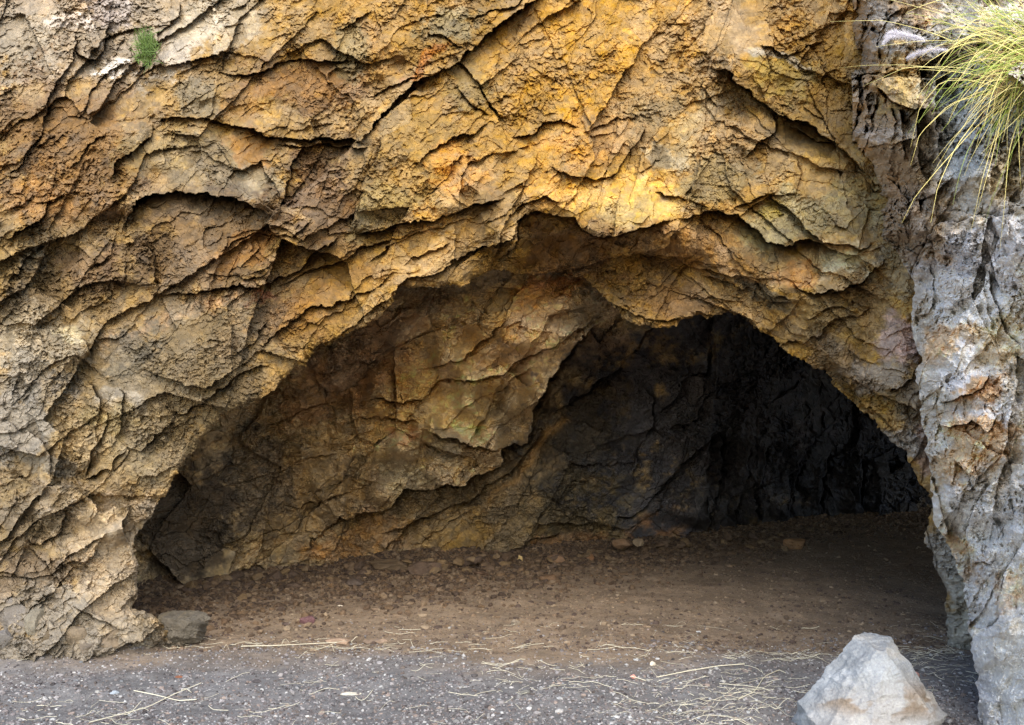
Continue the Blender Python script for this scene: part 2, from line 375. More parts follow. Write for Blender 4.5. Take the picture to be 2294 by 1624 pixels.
# ---- rock colours by place: (cx, cy, rx, ry, rising angle, sRGB, strength)
OCHRE = (172,138,74)
CLIFF_SPOTS = [
 (150,60,240,130,0,(168,160,150),.6),(330,60,140,90,20,(172,160,140),.5),(430,90,150,32,52,(186,178,164),.85),(258,150,44,18,-3,(290,285,278),1.0),
 (500,40,90,70,0,(182,172,150),.7),(60,100,80,80,0,(170,165,150),.5),(165,55,36,26,0,(206,200,196),.8),(240,30,60,30,-30,(180,174,178),.8),
 (170,330,150,160,50,(152,112,64),.75),(60,440,90,60,0,(176,126,60),.6),(80,580,150,90,0,(152,128,80),.7),(30,720,60,60,0,(130,126,112),.8),(85,590,30,30,0,(120,122,112),.7),
 (140,640,160,60,20,(134,112,78),.6),(440,350,160,60,-10,(160,140,92),.75),(480,370,90,40,-25,(140,124,96),.6),(560,330,70,40,-30,(188,132,54),.7),(590,400,40,40,60,(150,146,128),.6),
 (480,540,190,110,10,(124,98,68),.8),(740,420,110,100,40,(112,86,64),.85),(760,500,80,70,30,(122,96,62),.7),(200,600,60,50,0,(140,110,80),.6),(560,560,70,40,20,(178,126,54),.6),
 (700,170,140,60,-10,(150,104,58),.6),(540,215,80,40,20,(176,128,62),.5),(450,220,40,40,0,(142,134,110),.7),(640,60,70,60,0,(190,152,76),.6),(820,90,60,70,60,(176,144,100),.6),
 (790,110,40,60,0,(140,134,104),.6),(960,140,60,20,45,(190,120,46),.7),(1000,50,60,40,0,(156,152,126),.7),(900,360,130,110,45,(156,130,78),.7),(1030,370,60,50,0,(206,156,76),.8),
 (860,470,90,40,20,(164,146,96),.6),(1080,200,60,60,-45,(152,136,88),.6),(600,720,120,40,25,(186,132,62),.6),(420,700,150,24,22,(196,150,98),.85),(300,735,80,14,15,(190,146,94),.8),
 (575,668,34,12,8,(206,120,68),.9),(580,730,60,40,40,(90,84,74),.7),(420,850,220,150,38,(134,118,88),.85),(300,780,60,50,50,(112,106,90),.7),(700,690,140,60,32,(150,112,58),.6),
 (100,770,120,60,0,(178,160,128),.9),(170,745,40,14,-15,(230,214,160),.9),(60,850,60,60,0,(142,138,130),.8),(140,870,40,24,0,(130,132,134),.8),(180,960,80,110,60,(188,156,92),.8),(40,960,60,80,-30,(150,148,144),.85),
 (110,1040,20,60,80,(128,126,120),.8),(270,890,24,56,70,(168,160,146),.7),(330,1000,70,100,55,(164,142,96),.7),(240,940,20,60,70,(176,152,80),.6),
 (90,1150,110,60,0,(160,138,108),.8),(120,1170,40,24,0,(132,112,72),.6),(220,1220,110,100,50,(190,162,122),.9),(250,1330,90,90,0,(174,152,122),.85),(80,1280,100,60,0,(146,124,104),.8),(60,1380,130,60,0,(140,132,120),.85),
 (150,1480,340,70,0,(136,126,112),1.0),(340,1170,40,30,0,(150,142,130),.7),(320,1400,60,30,0,(164,148,122),.8),
 (1350,110,260,170,40,(190,148,60),.7),(1500,160,120,110,50,(176,142,80),.6),(1290,290,60,40,0,(200,168,110),.6),(1440,260,70,40,30,(150,138,106),.5),(1360,430,150,44,0,(224,184,92),.95),(1420,470,100,30,0,(206,178,98),.8),
 (1240,430,60,40,50,(188,142,62),.6),(1330,310,110,70,10,(200,150,66),.6),(1640,60,50,80,60,(180,156,122),.5),(1600,150,40,30,0,(176,150,110),.6),(1760,170,60,60,0,(174,152,80),.8),(1740,130,14,50,80,(180,176,168),.8),
 (1575,300,110,50,50,(184,166,126),.75),(1630,300,70,60,40,(170,134,76),.6),(1600,410,90,50,10,(152,140,104),.7),(1480,340,20,50,70,(196,184,156),.7),(1480,350,20,26,0,(110,100,84),.7),(1780,320,60,30,-40,(96,84,66),.8),(1930,400,40,22,-50,(96,88,76),.9),
 (1850,380,130,70,-25,(188,156,96),.7),(1760,500,110,50,20,(186,174,126),.8),(1720,480,30,20,20,(206,186,90),.8),(1900,480,110,60,0,(178,160,112),.7),(1850,590,110,40,10,(206,178,124),.9),(1790,605,50,26,0,(214,150,70),.6),(1890,600,40,30,0,(212,204,164),.8),
 (1300,560,140,60,10,(138,104,66),.8),(1480,560,120,40,-10,(146,112,62),.6),(1600,570,120,40,-15,(150,110,58),.6),(1500,680,110,40,0,(130,104,78),.7),(1700,640,70,16,-20,(104,98,84),.8),(1850,730,90,60,0,(160,130,68),.7),
 (2000,620,40,60,0,(176,158,124),.8),(1860,800,80,50,-40,(138,116,90),.7),(2015,760,60,60,0,(190,158,148),.9),(1960,850,60,50,0,(172,158,142),.85),(2040,930,40,60,0,(168,150,128),.8),(2060,1000,30,60,0,(186,160,150),.8),(2010,1000,40,40,-45,(164,160,156),.8),(1990,900,50,20,-45,(136,112,72),.7),
 (2105,1270,60,130,-75,(168,164,158),.95),(2140,1410,70,110,0,(172,170,162),.95),
 (1940,60,40,80,80,(156,138,100),.7),(1900,70,50,60,0,(196,156,78),.7),(1960,250,40,120,85,(176,146,98),.6),
]
INNER_SPOTS = [
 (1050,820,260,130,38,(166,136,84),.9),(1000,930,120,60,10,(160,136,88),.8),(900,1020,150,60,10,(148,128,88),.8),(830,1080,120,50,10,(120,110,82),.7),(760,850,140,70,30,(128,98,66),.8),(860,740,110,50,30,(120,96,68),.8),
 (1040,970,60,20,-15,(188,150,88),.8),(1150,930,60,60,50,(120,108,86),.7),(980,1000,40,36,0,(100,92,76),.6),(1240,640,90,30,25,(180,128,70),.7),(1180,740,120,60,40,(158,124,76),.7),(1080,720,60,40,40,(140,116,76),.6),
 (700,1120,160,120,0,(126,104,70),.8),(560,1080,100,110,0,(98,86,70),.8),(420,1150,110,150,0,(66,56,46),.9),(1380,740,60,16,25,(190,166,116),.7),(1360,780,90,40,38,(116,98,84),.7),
 (820,1210,120,40,10,(150,114,66),.8),(1020,1190,100,50,10,(150,122,70),.8),(1180,1180,70,40,0,(130,112,80),.7),(900,965,30,24,0,(158,116,76),.7),
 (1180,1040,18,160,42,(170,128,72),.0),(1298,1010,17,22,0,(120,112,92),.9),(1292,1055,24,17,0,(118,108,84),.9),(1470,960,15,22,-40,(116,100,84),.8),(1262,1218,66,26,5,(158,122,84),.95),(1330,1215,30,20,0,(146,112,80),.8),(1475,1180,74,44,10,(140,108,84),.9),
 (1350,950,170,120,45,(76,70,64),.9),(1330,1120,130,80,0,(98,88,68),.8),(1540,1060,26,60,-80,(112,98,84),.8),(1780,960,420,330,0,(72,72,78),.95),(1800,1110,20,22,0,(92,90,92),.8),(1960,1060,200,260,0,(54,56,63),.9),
]
BUTT_SPOTS = [
 (2020,90,60,110,80,(160,160,158),.7),(2030,170,70,80,0,(186,158,92),.85),(2060,30,60,30,0,(186,140,66),.7),(1990,290,26,90,85,(166,158,150),.9),(2040,300,50,60,0,(170,150,112),.7),(2190,250,90,130,50,(140,158,156),.75),(2150,330,70,90,45,(150,162,170),.8),
 (2085,430,40,36,-20,(178,152,104),.8),(2250,330,60,50,0,(150,128,98),.7),(2270,380,40,60,0,(176,164,132),.7),(2045,450,30,80,88,(172,172,176),.8),(2060,490,30,40,0,(158,164,176),.7),(2240,420,70,40,0,(176,156,110),.7),
 (2150,590,90,110,60,(170,172,180),.9),(2250,560,60,80,0,(174,174,180),.8),(2170,690,70,60,0,(212,212,210),.9),(2150,640,34,60,80,(214,212,208),.8),(2090,560,16,50,80,(176,140,90),.7),(2130,770,60,40,10,(182,142,84),.85),(2190,770,40,40,30,(176,156,118),.7),
 (2170,830,60,46,35,(190,190,196),.9),(2190,870,70,20,30,(176,132,66),.9),(2200,930,70,46,10,(188,188,194),.9),(2190,900,26,6,0,(182,126,60),.9),(2180,980,80,50,-10,(190,150,90),.9),(2240,760,50,60,0,(190,170,130),.7),(2150,1050,50,60,60,(186,150,92),.8),(2185,1100,60,20,-20,(206,198,176),.8),
 (2095,900,10,150,90,(170,164,150),.6),(2120,1100,24,110,-80,(196,160,100),.85),(2150,1220,20,80,-75,(190,152,92),.85),(2210,1160,70,120,70,(178,180,184),.9),(2260,1100,40,120,85,(170,166,160),.8),(2180,1290,26,36,0,(172,134,80),.9),(2185,1370,24,50,-80,(178,138,80),.9),
 (2240,1350,50,110,80,(186,188,192),.9),(2270,1320,26,60,0,(182,150,108),.6),(2220,1530,60,120,0,(184,186,192),.9),(2290,1500,40,120,0,(196,198,206),.9),(2240,1250,60,40,0,(196,200,208),.7),(2110,150,40,60,0,(150,140,116),.7),(2070,290,30,40,0,(168,150,110),.6),
]

def wrap(px, py, seed, a):
    wx = a * (14 * vn(px / 70, py / 70, seed) + 6 * vn(px / 23, py / 23, seed + 1) + 3 * vn(px / 8, py / 8, seed + 2))
    wy = a * (14 * vn(px / 70, py / 70, seed + 5) + 6 * vn(px / 23, py / 23, seed + 6) + 3 * vn(px / 8, py / 8, seed + 7))
    return px + wx, py + wy

def ledge_sum(px, py, qx, qy, ledges):
    h = np.zeros(px.shape, f32)
    x0, x1, y0, y1 = px.min(), px.max(), py.min(), py.max()
    for poly, H, wp, wn_, joint in ledges:
        P = np.asarray(poly); m = 3.2 * max(wp, wn_)
        bx0, by0 = P.min(0) - m; bx1, by1 = P.max(0) + m
        if bx1 < x0 or bx0 > x1 or by1 < y0 or by0 > y1: continue
        s = np.nonzero((px > bx0) & (px < bx1) & (py > by0) & (py < by1))
        if len(s[0]) == 0: continue
        d, sg, run = seg_dist(qx[s], qy[s], poly)
        fade = sstep(0, .14, run) * sstep(1, .86, run)
        fade = fade * (0.75 + 0.5 * vn(px[s] / 50, py[s] / 50, 77))
        up = H * np.exp(-d / wp)
        dn = -0.45 * H * np.exp(-d / wn_) - joint * np.exp(-d / 5.0)
        h[s] += fade * np.where(sg > 0, up, dn)
    return h

PLATES = [(440,370,160,75,-10,.45),(430,840,210,130,38,.45),(1590,330,130,90,50,.5),(1860,400,150,90,-25,.5),(1360,440,160,50,0,.6),(100,790,120,60,0,.5),(230,1190,80,90,60,.6),
 (2010,770,60,80,0,.4),(1640,70,70,90,60,.5),(1420,140,190,150,0,.6),(580,190,130,60,0,.7),(900,350,90,90,45,.6),(1720,520,110,60,0,.6),(2120,1330,60,120,0,.4),(1850,590,110,40,0,.6)]
def plate_field(px, py, qx, qy, spots):
    m = np.ones(px.shape, f32)
    for cx, cy, rx, ry, ang, k in spots:
        u, v = rot(qx - cx, qy - cy, ang)
        m *= 1 - (1 - k) * sstep(1.3, .75, np.sqrt((u / rx) ** 2 + (v / ry) ** 2))
    return m

def zones(px, py):
    """weights of bedding directions: 38 deg (left, centre), 58 deg (upper middle), -42 deg (right of the arch), 82 deg (far right)"""
    wob = 60 * vn(px / 200, py / 200, 301)
    a = sstep(1450, 1650, px + wob) * sstep(80, 260, py)
    c = a * (1 - sstep(1950, 2040, px))
    v = sstep(1940, 2040, px + wob * .3)
    u = sstep(1000, 1250, px + wob) * (1 - a) * (1 - v) * (1 - sstep(380, 500, py))
    c = c * (1 - v)
    l = np.clip(1 - c - v - u, 0, 1)
    return l, u, c, v

ANG = (37, 58, -38, 80)
def rock_relief(px, py, weights, seed, amp=1.0, mid=1.0, fine=1.0):
    """layered, broken rock in metres plus two tone fields"""
    h = np.zeros(px.shape, f32); t1 = np.zeros(px.shape, f32); t2 = np.zeros(px.shape, f32)
    wx = 15 * fbm(px / 120, py / 120, seed + 40, 5, .5); wy = 15 * fbm(px / 120, py / 120, seed + 50, 5, .5)
    jx = 5 * fbm(px / 16, py / 16, seed + 45, 3, .6); jy = 5 * fbm(px / 16, py / 16, seed + 55, 3, .6)
    for k, w in enumerate(weights):
        if w is None: continue
        s = np.nonzero(w > 0.02)
        if len(s[0]) == 0: continue
        ww = w[s]
        u, v = rot(px[s] + wx[s] + jx[s], py[s] + wy[s] + jy[s], ANG[k])
        o = seed + k * 7
        f1, a1, b1 = facets(u / 210, v / 120, o + 1, .9, (0, .4), .10, .04)
        f0, a0, b0 = facets(u / 400 + .4, v / 200 + .2, o + 8, 1.3, (0, .1))
        mm = mid[s] if np.ndim(mid) else mid
        fa, a2, b2 = facets(u / 95, v / 56, o + 2, 1.15, (0, .25), .06, .05)
        fb, a4, b4 = facets(u / 80 + 7.3, v / 64 + 3.1, o + 5, 1.1, (0, .5))
        pick = (fa > fb - .25)
        f2 = np.maximum(fa, fb - .25)
        fc, a3, b3 = facets(u / 40, v / 22, o + 3, 1.2, (0, .3), .05, .06)
        fd, a5, b5 = facets(u / 33 + 1.7, v / 27 + 9.2, o + 6, 1.2, (0, .1))
        f3 = np.maximum(fc, fd - .2)
        brk = fbm(px[s] / 140, py[s] / 140, seed + 90 + k, 3)
        sel = 0.35 + 1.0 * sstep(-.3, .5, brk)
        lay = sstep(-.2, .5, fbm(px[s] / 170 + 9, py[s] / 170, seed + 97 + k, 3))
        r = ridged(u / 80, v / 15, o + 4, 4)
        h[s] += ww * (0.115 * f0 + 0.066 * f1 + mm * (0.030 * f2 + 0.0215 * f3 * sel + 0.022 * r * lay))
        tone = np.where(pick, b2, b4)
        t1[s] += ww * (a1 - .5 + .7 * (tone - .5) + .35 * np.clip(r * 1.6, -1, 1) * (.3 + lay)); t2[s] += ww * (.5 * (b1 - .5) + .6 * (np.where(pick, a2, a4) - .5) + .5 * (a3 - .5))
    x2, y2 = px + .6 * wx + jx, py + .6 * wy + jy
    g, ga, gb = facets(x2 / 15, y2 / 11, seed + 61, 1.3, (0, .4), .2, .1)
    gz, _, _ = facets(x2 / 12 + 5.5, y2 / 14, seed + 63, 1.3, (0, .3))
    g = np.maximum(g, gz - .2)
    g2, _, _ = facets(x2 / 6.2, y2 / 5.2, seed + 62, 1.3, (0, .3))
    rough = 0.25 + 1.25 * sstep(-.35, .5, fbm(px / 80, py / 80, seed + 95, 4))
    h += rough * fine * (0.0165 * g + 0.0080 * g2)
    h += 0.06 * fbm(px / 260, py / 260, seed + 33, 3) + .016 * fbm(px / 60, py / 60, seed + 35, 5, .6)
    t2 += .8 * (ga - .5) + .5 * (gb - .5)
    return (h * amp).astype(f32), t1, t2

def paint(px, py, base, spots, t1, t2, seed):
    qx, qy = wrap(px, py, seed, 1.6)
    col = np.empty(px.shape + (3,), f32); col[:] = lin(base)
    brk = fbm(px / 40, py / 40, seed + 9, 4); brk2 = fbm(px / 11, py / 9, seed + 12, 3, .6)
    x0, x1, y0, y1 = px.min(), px.max(), py.min(), py.max()
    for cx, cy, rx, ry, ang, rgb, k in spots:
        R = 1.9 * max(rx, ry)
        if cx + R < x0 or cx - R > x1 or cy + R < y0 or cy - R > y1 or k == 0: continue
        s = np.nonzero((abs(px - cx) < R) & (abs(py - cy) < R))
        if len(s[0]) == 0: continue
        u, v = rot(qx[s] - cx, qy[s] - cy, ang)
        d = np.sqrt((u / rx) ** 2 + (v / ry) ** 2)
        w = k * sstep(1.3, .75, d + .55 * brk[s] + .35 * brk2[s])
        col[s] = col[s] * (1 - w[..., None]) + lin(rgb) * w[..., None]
    # per-block tone: lighter / darker, rustier / greyer
    val = np.exp(.34 * t1 + .30 * t2 + .10 * brk)
    grey = np.clip(.30 + .9 * t1 - .6 * t2 + .5 * fbm(px / 75, py / 75, seed + 21, 3), 0, 1) * .42
    rust = np.clip(.6 * t2 - .5 * t1 + .6 * fbm(px / 60, py / 60, seed + 25, 3) - .1, 0, 1) * .22
    lum = col.mean(-1, keepdims=True)
    col = col * (1 - grey[..., None]) + lum * np.array([1.12, 1.0, .84], f32) * grey[..., None]
    col = col * (1 - rust[..., None]) + lum * np.array([1.42, .92, .44], f32) * rust[..., None]
    fleck = vn(px / 4.1, py / 3.3, seed + 31) * .6 + vn(px / 9, py / 6, seed + 32)
    val = val * np.exp(.16 * fleck)
    return np.clip(col * val[..., None], .008, .9)

def in_chunks(fn, PX, PY, rows=24):
    n = PX.shape[0]
    parts = [(a, min(n, a + rows)) for a in range(0, n, rows)]
    with ThreadPoolExecutor(4) as ex:
        res = list(ex.map(lambda ab: fn(PX[ab[0]:ab[1]], PY[ab[0]:ab[1]]), parts))
    return [np.concatenate([r[k] for r in res]) for k in range(len(res[0]))]

def axis(lo, a, b, hi, step, grow=1.12, cap=4.2, reach=800):
    mid = np.arange(a, b + step, step)
    def ext(start, end, sgn):
        out = []; s = step; p = start
        while (end - p) * sgn > 0:
            s = min(s * grow, cap) if abs(p - start) < reach else s * grow
            p += sgn * s; out.append(p)
        return out
    return np.array(ext(a, lo, -1)[::-1] + list(mid) + ext(mid[-1], hi, 1), f32)

# ------------------------------------------------------------------ materials
def rock_material(name, scale=1.0, rough=.86, bump=.35, fleck=.5, tintable=True, base=None):
    m = bpy.data.materials.new(name); m.use_nodes = True
    nt = m.node_tree; N = nt.nodes; L = nt.links
    bs = N["Principled BSDF"]
    geo = N.new("ShaderNodeNewGeometry")
    def noise(sc_, det, rgh=.6):
        t = N.new("ShaderNodeTexNoise"); t.inputs["Scale"].default_value = sc_ * scale; t.inputs["Detail"].default_value = det
        t.inputs["Roughness"].default_value = rgh; L.new(geo.outputs["Position"], t.inputs["Vector"]); return t
    if base is None:
        at_ = N.new("ShaderNodeAttribute"); at_.attribute_name = "tint"; src = at_.outputs["Color"]
    else:
        rgb = N.new("ShaderNodeRGB"); rgb.outputs[0].default_value = (*[float(v) for v in lin(base)], 1); src = rgb.outputs[0]
    n1 = noise(38, 6, .7)
    r1 = N.new("ShaderNodeValToRGB"); r1.color_ramp.elements[0].position = .28; r1.color_ramp.elements[0].color = (.55, .52, .5, 1)
    r1.color_ramp.elements[1].position = .72; r1.color_ramp.elements[1].color = (1.45, 1.42, 1.36, 1)
    L.new(n1.outputs["Fac"], r1.inputs[0])
    mx = N.new("ShaderNodeMix"); mx.data_type = 'RGBA'; mx.blend_type = 'MULTIPLY'; mx.inputs[0].default_value = fleck
    L.new(src, mx.inputs[6]); L.new(r1.outputs[0], mx.inputs[7])
    n2 = noise(7, 5, .65)
    hs = N.new("ShaderNodeHueSaturation")
    mr = N.new("ShaderNodeMapRange"); mr.inputs[3].default_value = .75; mr.inputs[4].default_value = 1.25
    L.new(n2.outputs["Fac"], mr.inputs[0]); L.new(mr.outputs[0], hs.inputs["Saturation"])
    L.new(mx.outputs[2], hs.inputs["Color"])
    L.new(hs.outputs[0], bs.inputs["Base Color"])
    bs.inputs["Roughness"].default_value = rough
    bs.inputs["Specular IOR Level"].default_value = .25
    nb = noise(95, 5, .65)
    bp = N.new("ShaderNodeBump"); bp.inputs["Strength"].default_value = bump; bp.inputs["Distance"].default_value = .012
    L.new(nb.outputs["Fac"], bp.inputs["Height"]); L.new(bp.outputs[0], bs.inputs["Normal"])
    return m

M_CLIFF = rock_material("weathered_rock", 1.0, .85, .5, .6)
M_CAVE = rock_material("cave_rock", .8, .9, .5, .6)
M_GROUND = rock_material("gravelly_soil", 1.4, .95, .6, .6)
M_STONE = rock_material("loose_stone", 2.0, .88, .4, .5)

def plain(name, rgb, rough=.6, trans=0.0, var=.25):
    m = bpy.data.materials.new(name); m.use_nodes = True
    nt = m.node_tree; bs = nt.nodes["Principled BSDF"]
    info = nt.nodes.new("ShaderNodeNewGeometry")
    mr = nt.nodes.new("ShaderNodeMapRange"); mr.inputs[3].default_value = 1 - var; mr.inputs[4].default_value = 1 + var
    nt.links.new(info.outputs["Random Per Island"], mr.inputs[0])
    hs = nt.nodes.new("ShaderNodeHueSaturation"); hs.inputs["Color"].default_value = (*[float(v) for v in lin(rgb)], 1)
    nt.links.new(mr.outputs[0], hs.inputs["Value"])
    nt.links.new(hs.outputs[0], bs.inputs["Base Color"])
    bs.inputs["Roughness"].default_value = rough
    return m

# ------------------------------------------------------------------ sheets of rock
def sheet(name, xs, ys, depth_fn, mat, keep_sd=None, skirt=None, holes=True):
    """surveyed rock face. depth_fn(px,py)->(distance, colour, signed distance to its edge).  keep where sd < 0."""
    PX, PY = np.meshgrid(xs, ys)
    D, Cc, SD = in_chunks(depth_fn, PX, PY)
    ny, nx = PX.shape
    if keep_sd:
        # keep quads with all four corners outside the opening (one ring extra, snapped onto the edge)
        step = np.full(PX.shape, 1.0, f32)
        gx = np.gradient(SD, axis=1) / np.gradient(PX, axis=1); gy = np.gradient(SD, axis=0) / np.gradient(PY, axis=0)
        vin = SD < 0
        ring = np.zeros_like(vin); ring[:-1] |= vin[1:]; ring[1:] |= vin[:-1]; ring[:, :-1] |= vin[:, 1:]; ring[:, 1:] |= vin[:, :-1]
        snap = ring & ~vin
        g2 = np.maximum(gx * gx + gy * gy, .3)
        lim = 2.4
        PX = np.where(snap, PX - np.clip(SD * gx / g2, -lim, lim), PX); PY = np.where(snap, PY - np.clip(SD * gy / g2, -lim, lim), PY)
        vk = vin | snap
    else:
        vk = np.ones(PX.shape, bool)
    Q = vk[:-1, :-1] & vk[1:, :-1] & vk[:-1, 1:] & vk[1:, 1:]
    V = np.stack([(PX - CX) / F * D, D, EYE - (PY - CY) / F * D], -1).reshape(-1, 3)
    C = Cc.reshape(-1, 3)
    idx = np.arange(ny * nx).reshape(ny, nx)
    j, i = np.nonzero(Q)
    faces = np.stack([idx[j, i], idx[j + 1, i], idx[j + 1, i + 1], idx[j, i + 1]], 1)
    if skirt:
        Qp = np.pad(Q, 1)
        E = []
        up = Qp[1:-1, 1:-1] & ~Qp[:-2, 1:-1]; a, b = np.nonzero(up); E.append(np.stack([idx[a, b], idx[a, b + 1]], 1))
        dn = Qp[1:-1, 1:-1] & ~Qp[2:, 1:-1]; a, b = np.nonzero(dn); E.append(np.stack([idx[a + 1, b + 1], idx[a + 1, b]], 1))
        lf = Qp[1:-1, 1:-1] & ~Qp[1:-1, :-2]; a, b = np.nonzero(lf); E.append(np.stack([idx[a + 1, b], idx[a, b]], 1))
        rt = Qp[1:-1, 1:-1] & ~Qp[1:-1, 2:]; a, b = np.nonzero(rt); E.append(np.stack([idx[a, b + 1], idx[a + 1, b + 1]], 1))
        E = np.concatenate(E)
        px = PX.ravel(); py = PY.ravel()
        ok = skirt['where'](px[E[:, 0]], py[E[:, 0]])
        E = E[ok]
        bv = np.unique(E); remap = -np.ones(ny * nx, np.int64); remap[bv] = np.arange(len(bv))
        base = V[bv]; ox, oz = skirt['out'](px[bv], py[bv])
        ray = base - np.array([0, 0, EYE]); ray /= np.linalg.norm(ray, axis=1, keepdims=True)
        prev = bv.copy(); n0 = len(V); allV = [V]; allC = [C]; extra = []
        bpx, bpy_ = px[bv].astype(f32), py[bv].astype(f32)
        RN = 14
        for k in range(1, RN + 1):
            t = k / RN
            back = skirt['back'] * t; out = skirt['outw'] * t ** 1.5
            wob = .10 * fbm(bpx / 30, bpy_ / 30 + k * .7, 400, 3) * min(1, t * 3)
            P = base + ray * (back)[..., None] if np.ndim(back) else base + ray * back
            P = P + np.stack([ox * (out + wob), np.zeros_like(ox), oz * (out + wob)], 1)
            allV.append(P.astype(f32)); allC.append(C[bv] * .9)
            new = n0 + (k - 1) * len(bv) + np.arange(len(bv))
            pr = prev
            ra, rb = remap[E[:, 0]], remap[E[:, 1]]
            extra.append(np.stack([pr[rb], pr[ra], new[ra], new[rb]], 1))
            prev = new
        V = np.concatenate(allV); C = np.concatenate(allC); faces = np.concatenate([faces] + extra)
    used = np.zeros(len(V), bool); used[faces.ravel()] = True
    rm = np.cumsum(used) - 1
    o = make_mesh(name, V[used], rm[faces], mat, col=C[used])
    return o

def edge_x(py):
    P = np.asarray(BUTT_EDGE, f32)
    return np.interp(py, P[:, 1], P[:, 0]).astype(f32)

_ey = np.arange(-1600, 2100, 5.0); _ex = np.interp(_ey, np.array(BUTT_EDGE)[:, 1], np.array(BUTT_EDGE)[:, 0])
_ker = np.exp(-(np.arange(-40, 41) / 16.0) ** 2); _exs = np.convolve(np.pad(_ex, 40, mode='edge'), _ker / _ker.sum(), 'valid')
def edge_smooth(py): return np.interp(py, _ey, _exs).astype(f32)

def cliff_fn(px, py):
    qx, qy = wrap(px, py, 11, .9)
    w = zones(px, py)
    h, t1, t2 = rock_relief(px, py, w, 100, 1.0, plate_field(px, py, qx, qy, PLATES))
    h = h + 1.15 * ledge_sum(px, py, qx, qy, CLIFF_LEDGES)
    D = np.interp(py, [-1400, -200, 0, 300, 520, 900, 1300, 1440, 1700], [10.4, 8.6, 8.25, 7.6, 7.25, 7.0, 7.15, 7.2, 7.2]).astype(f32)
    # the roof of the recess above the opening runs inwards
    rec = [(1150,560),(1180,500),(1260,490),(1330,505),(1400,530),(1480,535),(1580,560),(1700,640),(1800,680),(1850,740),(1900,820),(1990,930),(1800,860),(1650,740),(1500,760),(1300,640),(1150,640)]
    e = np.clip((700 - py) / 200, 0, 1)
    sd = poly_sd(qx, qy, rec)
    D = D + .45 * sstep(-30, 70, sd) + .62 * np.exp(-((px - 1225) / 150) ** 2) * sstep(520, 625, py)
    # rounded arris of the opening
    wq = wrap(px, py, 21, .75)
    ms = poly_sd(wq[0] + .9 * 3 * vn(px / 5, py / 5, 23), wq[1] + .9 * 3 * vn(px / 5, py / 5, 24), MOUTH)
    D = D + .09 * np.exp(np.minimum(ms, 0) / 8.0)
    # lower left outcrop stands forward
    D = D - .18 * sstep(0, 200, 330 - px) * sstep(1150, 1350, py) - .20 * sstep(1310, 1450, py + 30 * vn(px / 50, py / 50, 64)) * sstep(430, 240, px)
    col = paint(px, py, OCHRE, CLIFF_SPOTS, t1, t2, 500)
    lw = (sstep(460, 260, px + 40 * vn(px / 60, py / 60, 61)) * sstep(640, 800, py + 30 * vn(px / 50, py / 50, 62)))[..., None]
    rw = (.6 * sstep(1560, 1750, px + 60 * vn(px / 80, py / 80, 63)) * sstep(120, 260, py))[..., None]
    lf = (.9 * sstep(900, 420, px + 90 * vn(px / 120, py / 120, 66)))[..., None]
    mul = (np.array([.74, .70, .62], f32) * (1 - lf) + np.array([.70, .69, .68], f32) * lf) * (1 - np.maximum(lw, rw)) + np.array([.80, .82, .84], f32) * np.maximum(lw, rw)
    gk = np.clip(.22 * lf + .32 * lw, 0, .5); lum = col.mean(-1, keepdims=True)
    col = col * (1 - gk) + lum * np.array([1.24, 1.0, .70], f32) * gk
    col = np.clip(col * mul, .008, .85)
    return D - h, col, ms.astype(f32)

BASE = np.array([(-900,1420),(150,1390),(300,1345),(450,1302),(600,1282),(780,1264),(1000,1258),(1100,1250),(1240,1240),(1400,1225),(1500,1218),(1600,1206),(1700,1196),(1800,1178),(1900,1164),(2000,1156),(2100,1150),(2600,1146)], f32)
def inner_fn(px, py):
    qx, qy = wrap(px, py, 31, .9)
    b = np.interp(px, BASE[:, 0], BASE[:, 1]).astype(f32)
    db = EYE * F / (b - CY)
    u = np.clip((b - py) / 600, -.3, 1.6)
    k = np.interp(px, [300, 900, 1400, 1700, 2100], [.20, .25, .28, .22, .2]).astype(f32)
    D = db * (1 - k * u)
    D = D * (1 - .13 * np.exp(-((px - 1120) / 300) ** 2) * sstep(900, 640, py))
    wob = 50 * vn(px / 160, py / 160, 303)
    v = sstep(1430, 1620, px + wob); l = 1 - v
    h, t1, t2 = rock_relief(px, py, (l, None, None, v), 200, 1.45)
    h = h * (1 + 1.1 * v)
    D = D - 1.4 * ledge_sum(px, py, qx, qy, INNER_LEDGES)
    lim = 8.45 + .25 * sstep(720, 640, py)
    D = lim + .18 * np.logaddexp(0, (D - lim) / .18)
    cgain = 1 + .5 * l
    # pale vein running down the back wall
    d, sg, run = seg_dist(qx, qy, [(1280,920),(1240,965),(1195,1000),(1147,1065),(1110,1115),(1080,1155)])
    vein = np.exp(-(d / (7 + 5 * (1 - run))) ** 2) * sstep(0, .1, run) * sstep(1, .8, run)
    h = h + .07 * vein
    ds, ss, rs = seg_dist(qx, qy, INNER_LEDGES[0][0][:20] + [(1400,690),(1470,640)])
    slab = np.where(ss > 0, 1.0, .80 - .22 * sstep(950, 1150, px))  # shade beyond the overhanging slab edge, painted into the back wall colour
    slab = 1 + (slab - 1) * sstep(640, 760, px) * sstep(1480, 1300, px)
    cgain = cgain * slab + .10 * (ss > 0) * l  # slab side painted lighter, the wall past its edge darker
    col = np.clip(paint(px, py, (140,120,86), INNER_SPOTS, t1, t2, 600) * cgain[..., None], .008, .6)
    col = col * (1 - .85 * vein[..., None]) + lin((176,142,92)) * .85 * vein[..., None]
    return D - np.minimum(h, .42 + 3 * v), col, np.zeros_like(px)

